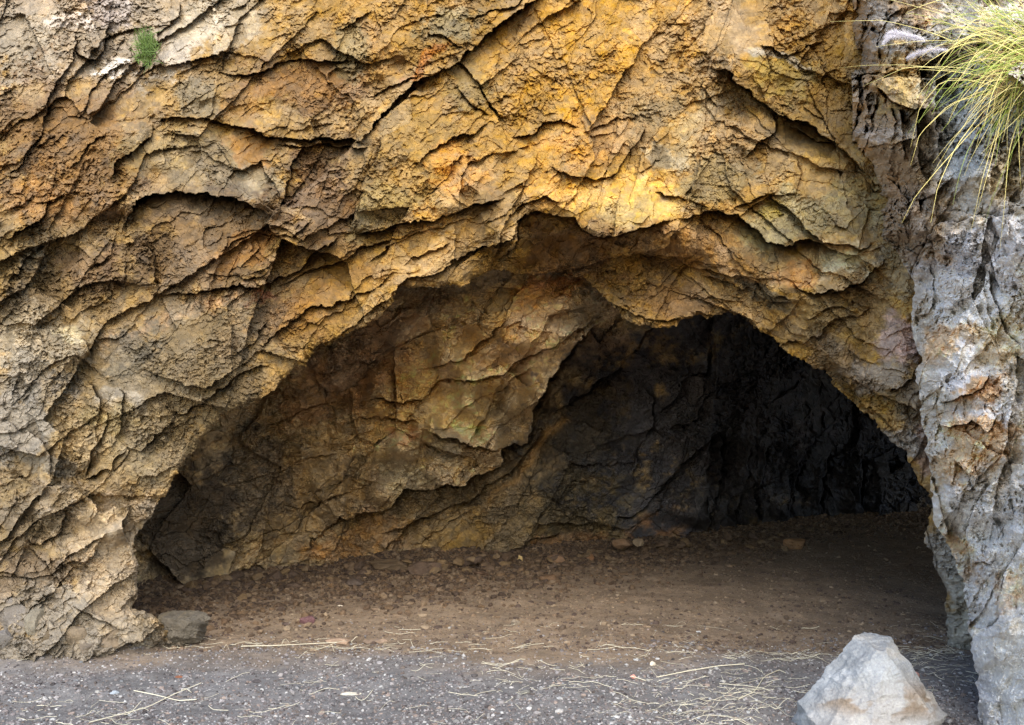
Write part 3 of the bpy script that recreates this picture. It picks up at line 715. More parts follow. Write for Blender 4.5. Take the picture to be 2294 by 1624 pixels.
def butt_fn(px, py):
    qx, qy = wrap(px, py, 41, .5)
    upper = sstep(640, 520, py)
    ex = edge_x(py) - 42 * upper + (1 - upper) * (4 * vn(py / 40, py * 0, 42) + 5 * vn(py / 26, py * 0, 43) + 3 * vn(py / 9, py * 0, 44))
    e = px - ex; es = px - edge_smooth(py) + 42 * upper
    h, t1, t2 = rock_relief(px, py, (None, None, None, np.ones_like(px)), 300, 1.05)
    smooth = sstep(380, 560, py)
    h = h * (1 - .25 * smooth) + .09 * fbm(px / 110, py / 80, 45, 4) + .035 * fbm(px / 36, py / 30, 46, 4, .6)
    pit = fbm(px / 13, py / 17, 47, 3); h = h - .020 * sstep(.25, .6, pit) * (.4 + .6 * smooth)
    dm = domes((px + .4 * (py)) / 120 + .4 * vn(px / 50, py / 50, 52), py / 95 + .4 * vn(px / 50, py / 50, 53), 54); h = h + .08 * dm * smooth
    dm = domes(px / 52 + .4 * vn(px / 30, py / 30, 55), py / 60 + .4 * vn(px / 30, py / 30, 56), 57); h = h + .06 * dm
    rg = ridged(rot(px, py, 62)[0] / 120, rot(px, py, 62)[1] / 30, 48, 4); h = h + .030 * rg
    h = h + 1.3 * ledge_sum(px, py, qx, qy, BUTT_LEDGES)
    es = es + np.clip(230 * h, -40, 40) * (.35 + .35 * upper) + (8 + 4 * upper) * fbm(px / 40, py / 30, 58, 4, .6)
    D0 = 5.15 + np.maximum(0, 1100 - py) * .0012
    De = np.interp(py, [-1500, 0, 300, 450, 600, 900, 1250, 1440, 1700], [12, 9.0, 8.5, 8.1, 6.75, 6.0, 5.75, 5.5, 5.35]).astype(f32)
    D = D0 - np.clip(.0036 * es, -.5, 1.4) + (De - D0) * np.exp(-np.maximum(es, 0) / (48.0 - 16 * upper))
    col = np.clip(paint(px, py, (178,170,156), BUTT_SPOTS, t1 * .55, t2 * .55, 700) * ((1.4 + .28 * (1 - upper)) * (1 - .4 * sstep(2280, 2400, px)))[..., None] * np.array([.98, 1.0, 1.03], f32), .01, .85)
    lum = col.mean(-1, keepdims=True); col = col * .68 + lum * np.array([1.05, 1.0, .92], f32) * .32
    ow = (.75 * upper * sstep(150, 60, px - edge_smooth(py) + 40 * vn(px / 50, py / 50, 49)))[..., None]
    col = col * (1 - ow) + (paint(px, py, (150,122,80), BUTT_SPOTS[:2] + BUTT_SPOTS[3:4], t1, t2, 700) * .95) * ow
    return D - h, col, (-e).astype(f32)

ST = 1.7
cliff = sheet("cliff", axis(-3600, -40, 2110, 5400, ST, reach=700), axis(-1500, -30, 1470, 1600, ST, reach=500), cliff_fn, M_CLIFF, keep_sd=True,
    skirt=dict(where=lambda x, y: (x > 250) & (x < 2160) & (y > 560) & (y < 1560),
               out=lambda x, y: ((x - 1200) / np.hypot(x - 1200, 1.4 * (y - 1150)), -(1.4 * (y - 1150)) / np.hypot(x - 1200, 1.4 * (y - 1150))),
               back=1.3, outw=.55))
tag(cliff, kind="structure")
cave = sheet("cave_wall", axis(60, 270, 2140, 2400, ST), axis(430, 590, 1370, 1480, ST), inner_fn, M_CAVE)
tag(cave, kind="structure")
butt = sheet("rock_outcrop", axis(1900, 1910, 2320, 4200, ST), axis(-1500, -20, 1640, 2000, ST, reach=500), butt_fn, M_CLIFF, keep_sd=True,
    skirt=dict(where=lambda x, y: x < 2260, out=lambda x, y: (np.ones_like(x), np.zeros_like(x)), back=1.6, outw=.7))
tag(butt, kind="structure")

# hill behind the cliff: keeps the cave dark, seen only as the ground above and beside the face
HV = [(-30,10.6,-1),(30,10.6,-1),(30,60,-1),(-30,60,-1),(-30,10.6,9.4),(30,10.6,9.4),(34,60,14),(-34,60,14)]
hill = make_mesh("hill", np.array(HV), np.array([[4,5,6,7],[1,2,6,5],[2,3,7,6],[3,0,4,7]]), rock_material("hill_soil", .3, base=(150,124,84)))
tag(hill, kind="structure")

# ------------------------------------------------------------------ ground: gravel outside, trodden dirt in the cave
def wall_y(x):
    """distance of the foot of the cave wall for a given x (survey of the floor line)"""
    d = EYE * F / (BASE[:, 1] - CY); wx = (BASE[:, 0] - CX) / F * d
    return np.interp(x, wx, d)

def ground_z(x, y):
    x = np.asarray(x, f32); y = np.asarray(y, f32)
    inside_ = sstep(7.0, 7.6, y)
    z = .03 * fbm(x * .9, y * .9, 801, 3) + .028 * fbm(x * 3.4, y * 3.4, 805, 4)
    z = z + .006 * fbm(x * 22, y * 22, 807, 2)
    gap = wall_y(x) - y
    z = z + inside_ * (.16 * np.exp(-np.maximum(gap, 0) / .55) + .035 * np.exp(-np.maximum(gap, 0) / 1.0) * fbm(x * 4, y * 4, 811, 3))
    near = np.exp(-((y - 7.0) / .3) ** 2) * sstep(-2.7, -3.0, x)
    z = z + .12 * near
    return np.where(y < 4, z * 0.3, z)

gx = axis(-150, -6.5, 9.0, 150, .016, 1.25, 99, 0)
gy = [4.3]
while gy[-1] < 25: gy.append(gy[-1] * 1.0033)
lo = [4.3]; s_ = .02
while lo[-1] > -150: s_ *= 1.25; lo.append(lo[-1] - s_)
hi = [gy[-1]]
while hi[-1] < 60: hi.append(hi[-1] + 3)
gy = np.array(lo[::-1] + gy[1:] + hi[1:], f32)

def ground_fn(X, Y):
    Z = ground_z(X, Y)
    wob = .8 * fbm(X * 1.1, Y * 2, 91, 4) + .05 * fbm(X * 9, Y * 9, 823, 2)
    ins = sstep(6.1, 7.3, Y + wob)
    gap = wall_y(X) - Y
    out_c = lin((122,120,119)); in_c = lin((140,123,104)); rub = lin((140,114,90))
    n = fbm(X * 3, Y * 3, 827, 4)
    c = out_c * (1 - ins[..., None]) + in_c * ins[..., None]
    far = sstep(0, -6, Y)
    c = c * (1 - far[..., None]) + lin((206,184,146)) * far[..., None]
    wr = ins * np.exp(-np.maximum(gap, 0) / .8)
    c = c * (1 - wr[..., None]) + rub * wr[..., None]
    c = c * (1 + .3 * n[..., None] + .22 * fbm(X * 14, Y * 14, 829, 3)[..., None])
    return Z, np.clip(c, .01, .9).astype(f32)
GX, GY = np.meshgrid(gx, gy)
GZ, GC = in_chunks(ground_fn, GX, GY)
gi = np.arange(GX.size).reshape(GX.shape)
gf = np.stack([gi[:-1, :-1], gi[:-1, 1:], gi[1:, 1:], gi[1:, :-1]], -1).reshape(-1, 4)
ground = make_mesh("ground", np.stack([GX, GY, GZ], -1).reshape(-1, 3), gf, M_GROUND, col=GC.reshape(-1, 3))
tag(ground, kind="structure")

# ------------------------------------------------------------------ stones
def ico(sub):
    t = (1 + 5 ** .5) / 2
    v = [(-1,t,0),(1,t,0),(-1,-t,0),(1,-t,0),(0,-1,t),(0,1,t),(0,-1,-t),(0,1,-t),(t,0,-1),(t,0,1),(-t,0,-1),(-t,0,1)]
    fcs = [(0,11,5),(0,5,1),(0,1,7),(0,7,10),(0,10,11),(1,5,9),(5,11,4),(11,10,2),(10,7,6),(7,1,8),(3,9,4),(3,4,2),(3,2,6),(3,6,8),(3,8,9),(4,9,5),(2,4,11),(6,2,10),(8,6,7),(9,8,1)]
    v = [np.array(p) / np.linalg.norm(p) for p in v]
    for _ in range(sub):
        cache = {}; nf = []
        def mid(a, b):
            k = (min(a, b), max(a, b))
            if k not in cache:
                m = v[a] + v[b]; v.append(m / np.linalg.norm(m)); cache[k] = len(v) - 1
            return cache[k]
        for a, b, c in fcs:
            ab, bc, ca = mid(a, b), mid(b, c), mid(c, a)
            nf += [(a, ab, ca), (b, bc, ab), (c, ca, bc), (ab, bc, ca)]
        fcs = nf
    return np.array(v, f32), np.array(fcs, np.int32)
ICO = {k: ico(k) for k in (0, 1, 2, 3, 4, 6)}

def stone_shape(sub, r, planes=14, rough=.03, given=None, lo=.55):
    """a broken stone: unit directions cut by planes, then roughened"""
    V, Fc = ICO[sub]
    if given is None:
        n = r.normal(size=(planes, 3)); n /= np.linalg.norm(n, axis=1, keepdims=True); d = r.uniform(lo, 1.0, planes)
    else:
        n = np.array([g[:3] for g in given], float); n /= np.linalg.norm(n, axis=1, keepdims=True); d = np.array([g[3] for g in given], float)
    den = V @ n.T.astype(f32)
    rad = np.min(np.where(den > .05, d / np.maximum(den, .05), 9), axis=1); rad = np.minimum(rad, 1.6 if given else 1.25)
    P = V * rad[:, None]
    if rough:
        s = r.uniform(0, 90)
        def tri(f, sd):
            a = P * f + s
            return (fbm(a[:, 0], a[:, 1], sd, 3) + fbm(a[:, 1], a[:, 2], sd + 3, 3) + fbm(a[:, 2], a[:, 0], sd + 6, 3)) / 1.7
        P = P + V * (rough * (1.2 * tri(2.3, 901) + .6 * tri(7.0, 911) + (.3 * tri(18.0, 921) if sub > 3 else 0)))[:, None]
    return P.astype(f32), Fc

def stone(name, loc, size, rgb, label, cat, group=None, sub=3, rz=None, sink=.25, planes=13, mat=None, seed=None, rough=.10, lo=.55):
    r = np.random.default_rng(seed if seed is not None else int(rng.integers(1e9)))
    P, Fc = stone_shape(sub, r, planes, rough, lo=lo)
    P = P * np.array(size, f32) / 2
    a = r.uniform(0, 6.28) if rz is None else rz
    c, s = math.cos(a), math.sin(a)
    P = P @ np.array([[c, s, 0], [-s, c, 0], [0, 0, 1]], f32)
    P[:, 2] -= P[:, 2].min() + sink * size[2]
    n = fbm(P[:, 0] * 14 + r.uniform(0, 50), P[:, 2] * 14 + P[:, 1] * 9, 931, 4)
    colr = lin(rgb) * (1 + .35 * n)[:, None]
    o = make_mesh(name, P, Fc, mat or M_STONE, col=np.clip(colr, .01, .9))
    o.location = loc
    tag(o, label, cat, group)
    return o

def ground_loc(px, py):
    x, y, _ = on_ground(px, py)
    for _k in range(3):
        z = float(ground_z(np.array([x]), np.array([y]))[0]); x, y, _z = on_ground(px, py, z)
    return (x, y, z)

# the big boulder right of the opening
def big_boulder():
    r = np.random.default_rng(5)
    # unit: 1 = 0.5 m ; x right, y away, z up, origin near the middle of the stone
    pl = [(-.80,-.30,.62,.50),(-.45,-.75,.45,.52),(.10,-.93,.30,.50),(.70,-.45,.58,.50),(.86,.10,.50,.56),(0,-.1,1,.66),(.3,-.2,.93,.69),(-.95,-.1,-.05,.76),(-.6,-.7,-.35,.78),
          (.3,-.9,-.35,.70),(.95,-.2,.1,.80),(.75,-.6,-.45,.66),(0,.9,.3,.55),(-.6,.6,.5,.55),(.6,.6,.5,.58),(0,0,-1,.62),(-.2,-.62,.75,.66)]
    P, Fc = stone_shape(6, r, given=pl, rough=.032)
    P = P * np.array([.50, .48, .49], f32)
    px, pz, py_ = P[:, 0], P[:, 2], P[:, 1]
    n1 = fbm(px * 9 + 3, pz * 9 + py_ * 5, 941, 4); n2 = fbm(px * 3.3 + pz * 2 + 5, pz * 7 - px * 2.2 + 20 + py_ * 2, 947, 5, .6)
    P = P + (P / np.maximum(np.linalg.norm(P, axis=1, keepdims=True), .05)) * (.013 * ridged(px * 9 + pz * 3, pz * 14 - px * 4 + py_ * 4, 951, 4))[:, None]
    grey = lin((158,162,166)); tan = lin((132,112,88)); pale = lin((186,184,180)); pinkish = lin((164,162,160))
    front = sstep(.02, -.12, py_ + .2 * (pz) - .02) * sstep(.22, .05, pz + .10 * np.abs(px + .0))
    c = np.tile(grey, (len(P), 1)) * (1 + .22 * n1)[:, None]
    band = sstep(-.14, .06, n2) * front * sstep(-.06, .04, pz) * sstep(.26, .16, pz)
    c = c * (1 - .75 * front[:, None]) + pinkish * .75 * front[:, None]
    c = c * (1 - .8 * band[:, None]) + tan * .8 * band[:, None]
    wht = sstep(.18, .42, fbm(px * 6 - 9, pz * 7 + py_ * 3, 957, 4)) * .6
    c = c * (1 - wht[:, None]) + pale * wht[:, None]
    c = c * (1 + .15 * n1)[:, None]
    o = make_mesh("boulder", P, Fc, M_STONE, col=np.clip(c, .02, .85))
    x, y, _ = at(1958, 1570, 5.0)
    o.location = (x, 5.0, .17)
    tag(o, "large pale grey angular boulder with brown banded front beside the right rock wall", "boulder")
    return o
boulder = big_boulder()

x, y, z = ground_loc(410, 1425)
def foot_boulder():
    r = np.random.default_rng(9)
    pl = [(0,-.05,1,.55),(.12,-.2,.95,.56),(-.1,-1,.15,.62),(.5,-.8,-.25,.66),(.95,-.2,-.35,.72),(.8,-.3,.6,.85),(-.95,-.2,.1,.8),(-.5,-.8,-.5,.7),(.2,-.6,-.8,.6),(0,0,-1,.6),(0,1,.1,.7),(.7,.7,0,.8),(-.7,.7,0,.8)]
    P, Fc = stone_shape(6, r, given=pl, rough=.06)
    P = P * np.array([.23, .20, .19], f32)
    n = fbm(P[:, 0] * 14, P[:, 2] * 14 + P[:, 1] * 8, 961, 4)
    P = P + (P / np.maximum(np.linalg.norm(P, axis=1, keepdims=True), .05)) * (.012 * ridged(P[:, 0] * 16 + 3, P[:, 2] * 18 + P[:, 1] * 6, 963, 4))[:, None]
    c = lin((96,90,80)) * (1 + .4 * n)[:, None]
    tan = sstep(.1, .5, fbm(P[:, 0] * 8 + 4, P[:, 2] * 8, 967, 3)); c = c * (1 - .5 * tan[:, None]) + lin((110,98,74)) * .5 * tan[:, None]
    o = make_mesh("boulder", P, Fc, M_STONE, col=np.clip(c, .02, .8))
    x, y, z = at(406, 1406, 7.15); o.location = (x, y, z)
    return tag(o, "dark grey flat-topped boulder at the left foot of the cave opening", "boulder")
foot_boulder()

named = [
 (1785,1228,.34,.24,.20,(150,118,86),"brown stone lying alone on the dark cave floor under the black back wall"),
 (690,1398,.13,.10,.09,(112,82,84),"dark maroon stone on the dirt floor inside the left half of the cave"),
 (640,1402,.08,.06,.045,(92,78,72),"small dark clod just left of the maroon stone on the cave floor"),
 (1153,1398,.09,.07,.05,(150,138,122),"small greyish stone in the middle of the trodden cave floor"),
 (845,1440,.20,.13,.045,(146,126,108),"flat brown slab of stone on the cave floor edge, left of centre"),
 (765,1442,.22,.12,.05,(150,128,108),"flat tan stone half buried at the border of dirt and gravel"),
 (1165,1254,.09,.07,.09,(206,180,130),"small pale yellow stone at the foot of the cave wall"),
 (1243,1258,.26,.16,.12,(132,106,84),"reddish brown stone in the rubble in front of the ochre wall foot"),
 (1322,1254,.14,.12,.12,(138,104,76),"orange brown stone at the foot of the cave wall, right of the reddish one"),
 (1395,1224,.26,.18,.16,(134,108,84),"brown stone leaning against the dark foot of the cave wall"),
 (1432,1220,.16,.12,.14,(158,140,116),"light brown stone in the rubble right below the pink rock face"),
 (865,1272,.58,.30,.20,(106,90,72),"large brown slab lying in the rubble below the left cave wall"),
 (945,1284,.42,.28,.26,(96,80,68),"square dark brown block in the rubble below the left cave wall"),
 (800,1310,.22,.18,.10,(96,84,76),"dark stone at the front of the rubble strip on the left"),
 (1075,1290,.20,.14,.08,(106,84,68),"dark brown stone in the rubble strip near the middle"),
 (1230,1300,.22,.16,.09,(120,96,74),"brown clod at the outer edge of the rubble strip"),
 (790,1556,.13,.05,.018,(222,214,196),"curled pale bark chip lying on the gravel"),
 (1420,1522,.045,.03,.03,(236,170,156),"small pink petal on the gravel among dry straw"),
 (402,1518,.05,.035,.012,(150,100,76),"small reddish leaf on the dark gravel at the left"),
 (1180,1555,.07,.05,.035,(120,118,112),"grey pebble on the gravel left of the straw litter"),
 (1460,1490,.05,.04,.035,(226,216,196),"cream white pebble at the edge of the gravel"),
 (762,1358,.075,.03,.012,(226,214,196),"small white scrap lying on the cave floor"),
 (2050,1518,.06,.045,.05,(206,158,146),"small pink stone between the boulder and the right rock wall"),
 (255,1555,.07,.05,.03,(150,158,166),"blue grey pebble on the gravel at the lower left"),
]
for (px, py, sx, sy, sz, rgb, lab) in named:
    nm = "leaf" if "leaf" in lab else "petal" if "petal" in lab else "bark_chip" if "bark" in lab else "litter_scrap" if "scrap" in lab else "stone"
    cat = {"leaf": "leaf", "petal": "petal", "bark_chip": "bark", "litter_scrap": "litter"}.get(nm, "stone")
    if nm == "stone": stone(nm, ground_loc(px, py), (sx, sy, sz), rgb, lab, cat, sub=3, rz=random.uniform(-.4, .4))
    else: stone(nm, ground_loc(px, py), (sx, sy, sz), rgb, lab, cat, sub=2, sink=0, rz=random.uniform(-.3, .6), planes=9)

# fallen rubble at the left foot of the cliff
LEFT = [(40,1385,.34,.26,.26,(160,160,160)),(95,1400,.30,.24,.24,(156,154,142)),(130,1375,.28,.2,.22,(196,184,150)),(20,1425,.26,.2,.16,(146,150,158)),(110,1432,.34,.22,.18,(140,126,98)),(65,1440,.2,.16,.1,(134,130,122)),
        (180,1418,.26,.2,.18,(158,142,122)),(250,1422,.24,.2,.2,(160,146,126)),(215,1440,.18,.14,.1,(128,124,118)),(290,1436,.24,.18,.14,(150,140,124)),(170,1446,.16,.12,.08,(120,116,112)),(198,1452,.24,.16,.12,(134,126,114)),
        (330,1430,.3,.22,.22,(172,154,126)),(365,1440,.2,.16,.16,(170,152,124)),(390,1448,.14,.12,.1,(162,148,124)),(255,1450,.2,.16,.1,(126,122,118)),(320,1452,.16,.12,.1,(150,138,120)),(140,1450,.13,.1,.07,(150,148,146)),(20,1450,.2,.14,.09,(140,130,116)),(346,1398,.10,.08,.07,(170,182,200))]
for k, (px, py, sx, sy, sz, rgb) in enumerate(LEFT):
    if k in (9, 10, 12, 13, 14, 15, 16, 17, 18): continue
    rgb = rgb if k == 19 else tuple(.55 * a + .45 * b for a, b in zip(rgb, (150, 132, 108)))
    d = 6.95 - .003 * max(0, py - 1380) - (.08 if px < 300 else -.15)
    x, y, z = at(px, py + 8, d)
    lab = "blue grey pebble caught in the rubble at the cliff foot" if k == 19 else "broken angular rock of the rubble heap at the left foot of the cliff"
    stone("rock", (x, y, max(z, 0.0) - .02), (sx * .85, sy * .85, sz * .95), tuple(int(v * .8) for v in rgb), lab, "rock", "rocks in the rubble heap at the left cliff foot" if k != 19 else None, sub=4, sink=.3, planes=8, rough=.09, lo=.42)

# loose stones of the strip along the wall: bigger ones as stones of their own
stone_protos = []
for k in range(10):
    r = np.random.default_rng(60 + k); P, Fc = stone_shape(2, r, 11, .07)
    P = P * .5; n = fbm(P[:, 0] * 5 + k, P[:, 1] * 5 + P[:, 2] * 5, 933, 3)
    base = lin([(120,100,80),(108,90,74),(130,110,86),(100,84,72),(136,114,86)][k % 5]) * .85
    me = make_mesh("rubble_stone", P, Fc, M_STONE, col=np.clip(base * (1 + .3 * n[:, None]), .01, .9), link=False)
    stone_protos.append(me.data); bpy.data.objects.remove(me)
cnt = 0
while cnt < 150:
    px = random.uniform(420, 1780)
    b = float(np.interp(px, BASE[:, 0], BASE[:, 1])); py = b + abs(random.gauss(0, 22)) * (1.0 if px < 1300 else .8) + 2
    if py > b + 60: continue
    x, y, z = ground_loc(px, py)
    o = bpy.data.objects.new("rubble_stone", random.choice(stone_protos)); COL.objects.link(o)
    s = random.choice([.07, .08, .09, .10, .12, .15])
    o.scale = (s * random.uniform(.9, 1.5), s, s * random.uniform(.6, .9)); o.rotation_euler = (random.uniform(-.5, .5), random.uniform(-.5, .5), random.uniform(0, 6.28))
    o.location = (x, y, z + s * .15)
    tag(o, "brown stone of the rubble strip along the foot of the cave wall", "stone", "stones of the rubble strip inside the cave")
    cnt += 1

def scatter(name, XY, S, cols, mat, flat=(.55, .9), seed=3, sink=.2):
    """many small angular stones in one mesh"""
    r = np.random.default_rng(seed); n = len(XY)
    V0, F0 = ICO[0]
    nv = len(V0)
    R = r.uniform(.68, 1.12, (n, nv, 1)).astype(f32)
    P = V0[None] * R
    ax = np.stack([r.uniform(.8, 1.4, n), r.uniform(.7, 1.1, n), r.uniform(*flat, n)], 1).astype(f32)
    P = P * ax[:, None, :] * (S[:, None, None] * .5)
    a = r.uniform(0, 6.283, n); b = r.normal(0, .35, n)
    ca, sa, cb, sb = np.cos(a), np.sin(a), np.cos(b), np.sin(b)
    x, y, z = P[..., 0], P[..., 1], P[..., 2]
    y, z = y * cb[:, None] - z * sb[:, None], y * sb[:, None] + z * cb[:, None]
    x, y = x * ca[:, None] - y * sa[:, None], x * sa[:, None] + y * ca[:, None]
    gz = ground_z(XY[:, 0], XY[:, 1])
    P = np.stack([x + XY[:, :1], y + XY[:, 1:2], z + (gz + S * (.25 - sink))[:, None]], -1).reshape(-1, 3)
    Fc = (F0[None] + (np.arange(n) * nv)[:, None, None]).reshape(-1, 3)
    C = np.repeat(cols, nv, 0)
    o = make_mesh(name, P, Fc, mat, col=C)
    tag(o, kind="stuff")
    return o

def ray_xy(n, x0, x1, y0, y1, seed, power=1.0):
    r = np.random.default_rng(seed)
    return r.uniform(x0, x1, n), r.uniform(y0, y1, n) ** power, r

# grey gravel outside
NG = 76000
r = np.random.default_rng(21)
yy = 4.75 + (8.3 - 4.75) * r.uniform(0, 1, NG) ** 1.5
xx = r.uniform(-1, 1, NG) * (yy * .76 + .15)
keep = r.uniform(0, 1, NG) < np.clip(.75 + .7 * fbm(xx.astype(f32) * 2.2, yy.astype(f32) * 3, 93, 3), .2, 1) * np.clip(1.02 - sstep(6.0, 8.0, yy + .8 * fbm(xx.astype(f32) * 1.1, yy.astype(f32) * 2, 91, 4)) , .05, 1)
xx, yy = xx[keep], yy[keep]
S = np.clip(r.lognormal(math.log(.0135), .46, len(xx)), .005, .05).astype(f32)
pal = np.array([lin(c) for c in [(168,160,156),(140,130,126),(190,184,178),(108,100,98),(160,142,130),(206,202,196),(124,112,104),(232,226,216),(172,172,172)]])
pr = np.array([.26, .23, .12, .15, .12, .03, .06, .01, .02])
cols = pal[r.choice(len(pal), len(xx), p=pr)] * r.uniform(.4, 1.0, (len(xx), 1)) * np.array([.95, .99, 1.04])
scatter("gravel", np.stack([xx, yy], 1).astype(f32), S, cols.astype(f32), M_STONE, seed=22)

# crumbs of dirt and rubble inside
NR = 26000
r = np.random.default_rng(31)
px = r.uniform(300, 2110, NR); b = np.interp(px, BASE[:, 0], BASE[:, 1]); py = b + np.minimum(r.exponential(17, NR), 70) * np.interp(px, [300, 1200, 1900], [1.7, 1.3, .7]) * (1 + .5 * fbm(px.astype(f32) / 60, b.astype(f32), 71, 3))
d = EYE * F / (py - CY); xx = (px - CX) / F * d
ok = d > 7.4; px, py, d, xx = px[ok], py[ok], d[ok], xx[ok]; NR = len(d)
S = np.clip(r.lognormal(math.log(.034), .5, NR), .012, .10).astype(f32)
pal = .8 * np.array([lin(c) for c in [(112,92,74),(98,82,68),(126,104,82),(88,74,64),(140,120,98)]])
cols = pal[r.choice(5, NR)] * r.uniform(.75, 1.15, (NR, 1))
scatter("rubble", np.stack([xx, d], 1).astype(f32), S, cols.astype(f32), M_STONE, seed=32, sink=.1)
NC = 30000
r = np.random.default_rng(41)
py = r.uniform(1185, 1462, NC); px = r.uniform(300, 2130, NC); d = EYE * F / (py - CY); xx = (px - CX) / F * d
ok = d < wall_y(xx) - .1
xx, d = xx[ok], d[ok]
S = np.clip(r.lognormal(math.log(.0125), .62, len(xx)), .005, .09).astype(f32)
pal = .85 * np.array([lin(c) for c in [(134,114,94),(112,96,82),(154,136,114),(94,80,72)]])
cols = pal[r.choice(4, len(xx))] * r.uniform(.8, 1.2, (len(xx), 1))
scatter("dirt_crumbs", np.stack([xx, d], 1).astype(f32), S, cols.astype(f32), M_STONE, seed=42)

# ------------------------------------------------------------------ dry straw
M_STRAW = plain("dry_straw", (222,214,188), .6)
def tubes(paths, radii, sides=4):
    """paths (n,k,3), radii (n,k) -> verts, quads"""
    n, k, _ = paths.shape
    T = np.gradient(paths, axis=1); T /= np.maximum(np.linalg.norm(T, axis=2, keepdims=True), 1e-9)
    up = np.zeros_like(T); up[..., 2] = 1
    A = np.cross(T, up); an = np.linalg.norm(A, axis=2, keepdims=True)
    A = np.where(an < 1e-3, np.array([1.0, 0, 0]), A / np.maximum(an, 1e-9)); B = np.cross(A, T)
    ang = np.arange(sides) / sides * 2 * np.pi
    V = paths[:, :, None, :] + radii[:, :, None, None] * (A[:, :, None, :] * np.cos(ang)[None, None, :, None] + B[:, :, None, :] * np.sin(ang)[None, None, :, None])
    idx = np.arange(n * k * sides).reshape(n, k, sides)
    a = idx[:, :-1, :]; b = np.roll(a, -1, 2); c = np.roll(idx[:, 1:, :], -1, 2); d = idx[:, 1:, :]
    return V.reshape(-1, 3), np.stack([a, b, c, d], -1).reshape(-1, 4)

def straw_paths(x, y, L, ang, r, curve=.2, k=7):
    n = len(x); t = np.linspace(-.5, .5, k)[None]
    cu = r.normal(0, curve, n)[:, None]
    th = ang[:, None] + cu * t * 2
    dx = np.cos(th) * (L[:, None] / (k - 1)); dy = np.sin(th) * (L[:, None] / (k - 1))
    X = x[:, None] + np.cumsum(dx, 1) - L[:, None] * .5 * np.cos(ang)[:, None]; Y = y[:, None] + np.cumsum(dy, 1) - L[:, None] * .5 * np.sin(ang)[:, None]
    lift = np.abs(r.normal(0, .012, n))[:, None] * (1 + np.sin(t * 3 + r.uniform(0, 6, n)[:, None]))
    Z = ground_z(X, Y) + .012 + lift
    return np.stack([X, Y, Z], -1)

r = np.random.default_rng(51)
def straw_spots(n, cx, cy, sx, sy):
    px = r.normal(cx, sx, n); py = np.maximum(r.normal(cy, sy, n), 1405)
    d = EYE * F / (py - CY); return (px - CX) / F * d, d
groups = [(190, 1620, 1575, 130, 34), (60, 1250, 1510, 260, 26), (110, 1800, 1474, 170, 5), (40, 1150, 1450, 300, 14), (60, 700, 1450, 180, 8), (70, 2090, 1530, 60, 60), (60, 900, 1560, 420, 40), (40, 250, 1600, 120, 20), (50, 250, 1452, 120, 10), (40, 1500, 1400, 300, 25), (45, 2080, 1480, 45, 14)]
XS, YS = [], []
for g in groups:
    a, b = straw_spots(*g); XS.append(a); YS.append(b)
XS = np.concatenate(XS); YS = np.concatenate(YS)
L = np.clip(r.lognormal(math.log(.095), .5, len(XS)), .03, .34)
ANGS = r.normal(0, .55, len(XS)) + np.where(r.uniform(0, 1, len(XS)) < .25, r.uniform(-1.5, 1.5, len(XS)), 0)
pth = straw_paths(XS, YS, L, ANGS, r)
rad = np.repeat(np.clip(r.normal(.0010, .0003, len(XS)), .0005, .0017)[:, None], 7, 1)
big = np.argsort(-L)[:60]
rest = np.setdiff1d(np.arange(len(XS)), big)
V, Q = tubes(pth[rest], rad[rest])
tag(make_mesh("straw_litter", V, Q, M_STRAW), kind="stuff")
for i in big:
    base = pth[i].mean(0)
    V, Q = tubes(pth[i:i + 1] - base, rad[i:i + 1] * 1.25)
    o = make_mesh("dry_straw", V, Q, M_STRAW); o.location = base
    tag(o, "long dry straw lying loose on the ground before the cave", "straw", "dry straws on the ground")
# a few long stalks one can single out
def stalk(pts, rad_, label):
    P = np.array([ground_loc(a, b) for a, b in pts]); P[:, 2] += .015
    t = np.linspace(0, len(P) - 1, 14); P = np.stack([np.interp(t, np.arange(len(P)), P[:, k]) for k in range(3)], 1)
    base = P.mean(0); V, Q = tubes((P - base)[None], np.full((1, 14), rad_))
    o = make_mesh("dry_stalk", V, Q, M_STRAW); o.location = base; tag(o, label, "stalk")
stalk([(1470,1522),(1540,1508),(1610,1496),(1668,1492)], .0035, "long pale stalk slanting across the gravel, level with the pink petal")
stalk([(1655,1570),(1690,1555),(1712,1520),(1745,1505),(1760,1512)], .003, "bent zigzag stalk on the gravel left of the big boulder")
stalk([(200,1624),(330,1590),(390,1560),(450,1535)], .003, "long stalk rising to the right on the dark gravel at the lower left")
stalk([(300,1552),(350,1562),(400,1575),(440,1572)], .003, "short thick stalk crossing the long one at the lower left")
stalk([(540,1452),(620,1450),(700,1446),(770,1442)], .003, "straight straw along the border of dirt and gravel at the left")

# ------------------------------------------------------------------ grass tussock on the right outcrop
def blades(paths, width, mat_name, parent, mats):
    """curved, tapering, slightly folded leaves"""
    n, k, _ = paths.shape
    T = np.gradient(paths, axis=1); T /= np.maximum(np.linalg.norm(T, axis=2, keepdims=True), 1e-9)
    side = np.cross(T, np.array([0.2, -1.0, .15])); side /= np.maximum(np.linalg.norm(side, axis=2, keepdims=True), 1e-9)
    nrm = np.cross(side, T)
    t = np.linspace(0, 1, k)[None, :, None]
    w = width[:, None, None] * (1 - t ** 1.6) + .0004
    Lf = paths - side * w + nrm * w * .4; Md = paths; Rt = paths + side * w + nrm * w * .4
    V = np.stack([Lf, Md, Rt], 2)
    idx = np.arange(n * k * 3).reshape(n, k, 3)
    q = [np.stack([idx[:, :-1, s], idx[:, :-1, s + 1], idx[:, 1:, s + 1], idx[:, 1:, s]], -1).reshape(-1, 4) for s in (0, 1)]
    return make_mesh(mat_name, V.reshape(-1, 3), np.concatenate(q), mats, parent=parent, smooth=True)

